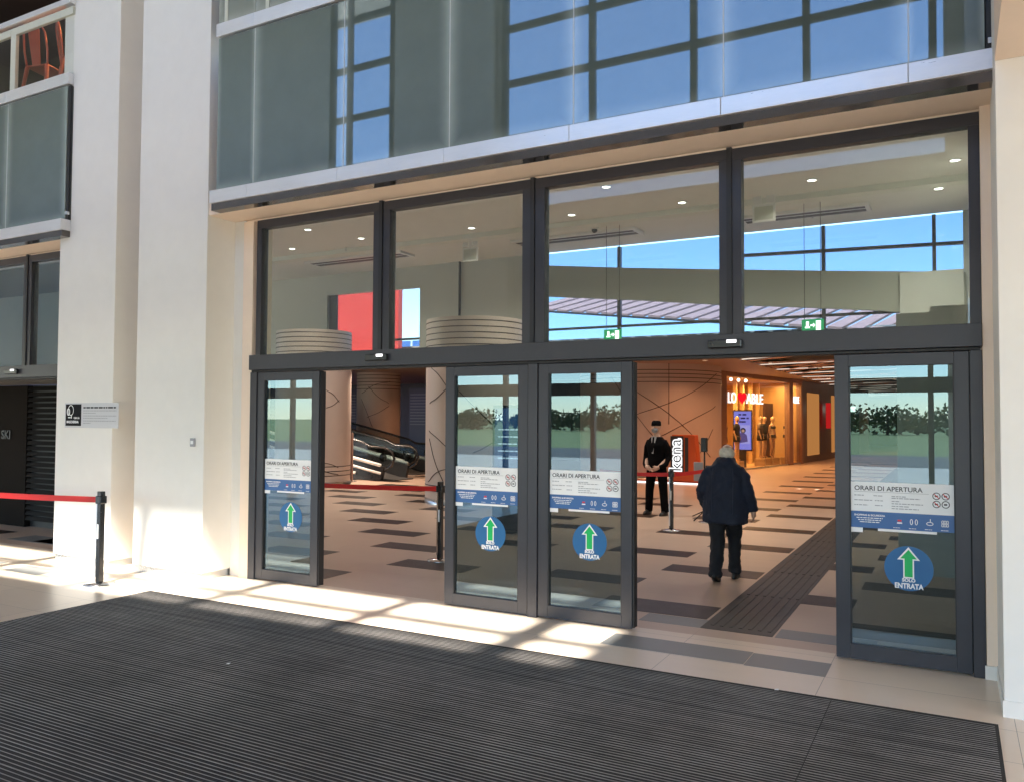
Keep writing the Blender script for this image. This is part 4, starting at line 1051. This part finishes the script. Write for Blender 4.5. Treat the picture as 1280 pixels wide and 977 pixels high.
for x in (-15.0,-12.95,-9.55,-7.25,-4.88,-2.55,-.28): mb.box(x-.07,x+.07,-11.12,-10.98,8.6,14.1)
for x in (-14.4,): mb.box(x-.06,x+.06,-11.12,-10.98,8.6,14.1)
for z in (8.66,10.02,11.38,12.74,14.05):
    mb.box(-9.55,-.2,-11.10,-10.985,z-.075,z+.075).box(-15,-12.95,-11.10,-10.985,z-.075,z+.075)
mb.build('glazing_bar', M_DARKF, lw)
cn = thing('sun_block_canopy', 'flat canopy added outside the lobby to block sun from the low glazing', 'canopy', (-8,-13,3.5))
MB().box(-30,9,-12.95,-11.21,3.4,3.6).build('slab', ROOF, cn)  # unseen slab added to keep direct sun out of the low glazing
lw = thing('lobby_window', 'low lobby entrance glazing mirrored in the doors', 'window', (-5,-11,1.7))
mb = MB()
x = -.4
while x > -26: mb.box(x-.05,x+.05,-11.12,-10.98,0,3.4); x -= 2.4
mb.box(-26,0,-11.12,-10.98,2.45,2.75); mb.build('glazing_bar', M_DARKF, lw)

# trees outdoors, mirrored in the doors
M_LEAF = mat('leaves', (.095,.135,.06), .7, var=.45, scale=.6); M_BARK = mat('bark', (.09,.06,.04), .9)
r_ = random.Random(9)
for k in range(34):
    x = -105+4.0*k + r_.uniform(-2,2); y = -118+r_.uniform(-7,7); hh = r_.uniform(2.6,4.8)
    t = thing('tree', 'leafy green tree in the tree line beyond the road, mirrored in the door glass', 'tree', (x,y,-.2), group='trees beyond the road')
    MB().tube([(x,y,-.2),(x+.1,y,hh*.45),(x,y,hh*.8)], [.22,.15,.05], 8).build('trunk', M_BARK, t)
    mb = MB()
    for i in range(560):
        a = r_.uniform(0,2*PI); ph = r_.uniform(-1,1); rr = r_.random()**.4*hh*.50*(1+.25*math.sin(3*a+k))
        c = Vector((x+2.3*rr*math.cos(a)*math.sqrt(1-ph*ph), y+rr*math.sin(a)*math.sqrt(1-ph*ph), max(.1, hh*.46+rr*ph*.95)))
        d1 = Vector((r_.gauss(0,1),r_.gauss(0,1),r_.gauss(0,1))).normalized()*.32; d2 = d1.orthogonal().normalized()*.24
        mb.quad(c-d1, c+d2, c+d1, c-d2)
    mb.build('crown', M_LEAF, t)

# ------------------------------------------------------------------ light, sky, camera
to_sun = Vector((.27,-1.0,2.0)).normalized()
sd = bpy.data.lights.new('sun','SUN'); sd.energy = 5.0; sd.angle = math.radians(.8); sd.color = (1,.95,.86)
so = bpy.data.objects.new('sun', sd); COL.objects.link(so); so.location = (3,-30,40)
so.rotation_euler = (-to_sun).to_track_quat('-Z','Y').to_euler()
W = bpy.data.worlds.new('World'); S.world = W; W.use_nodes = True
nt = W.node_tree; bg = nt.nodes['Background']
sk = nt.nodes.new('ShaderNodeTexSky'); sk.sky_type = 'NISHITA'; sk.sun_disc = False
sk.sun_elevation = math.asin(to_sun.z); sk.sun_rotation = math.atan2(to_sun.x, to_sun.y)
sk.air_density = 1.0; sk.dust_density = .0; sk.ozone_density = 3.0
L(nt, sk.outputs[0], bg.inputs[0]); bg.inputs[1].default_value = .15

cd = bpy.data.cameras.new('camera'); co = bpy.data.objects.new('camera', cd); COL.objects.link(co)
cd.sensor_fit = 'HORIZONTAL'; cd.sensor_width = 36; cd.lens = 1017.8/1280*36; cd.clip_end = 3000; cd.clip_start = .05
yaw, pitch, roll = map(math.radians, (28.5006, 1.9056, .2893))
F = Vector((-math.sin(yaw)*math.cos(pitch), math.cos(yaw)*math.cos(pitch), math.sin(pitch)))
R = Vector((math.cos(yaw), math.sin(yaw), 0)); U = R.cross(F)
R2 = R*math.cos(roll)+U*math.sin(roll); U2 = U*math.cos(roll)-R*math.sin(roll)
Mx = Matrix((R2, U2, -F)).transposed().to_4x4(); Mx.translation = (0,-7.0515,1.9)
co.matrix_world = Mx
S.camera = co
S.view_settings.view_transform = 'Standard'; S.view_settings.look = 'None'
S.view_settings.exposure = 2.12; S.view_settings.gamma = 1.0; S.view_settings.use_curve_mapping = False
cy = S.cycles
cy.use_denoising = True
try: cy.denoiser = 'OPENIMAGEDENOISE'
except Exception: pass
cy.max_bounces = 10; cy.diffuse_bounces = 5; cy.glossy_bounces = 4; cy.transparent_max_bounces = 24
cy.sample_clamp_indirect = 6.0; cy.caustics_reflective = False; cy.caustics_refractive = False
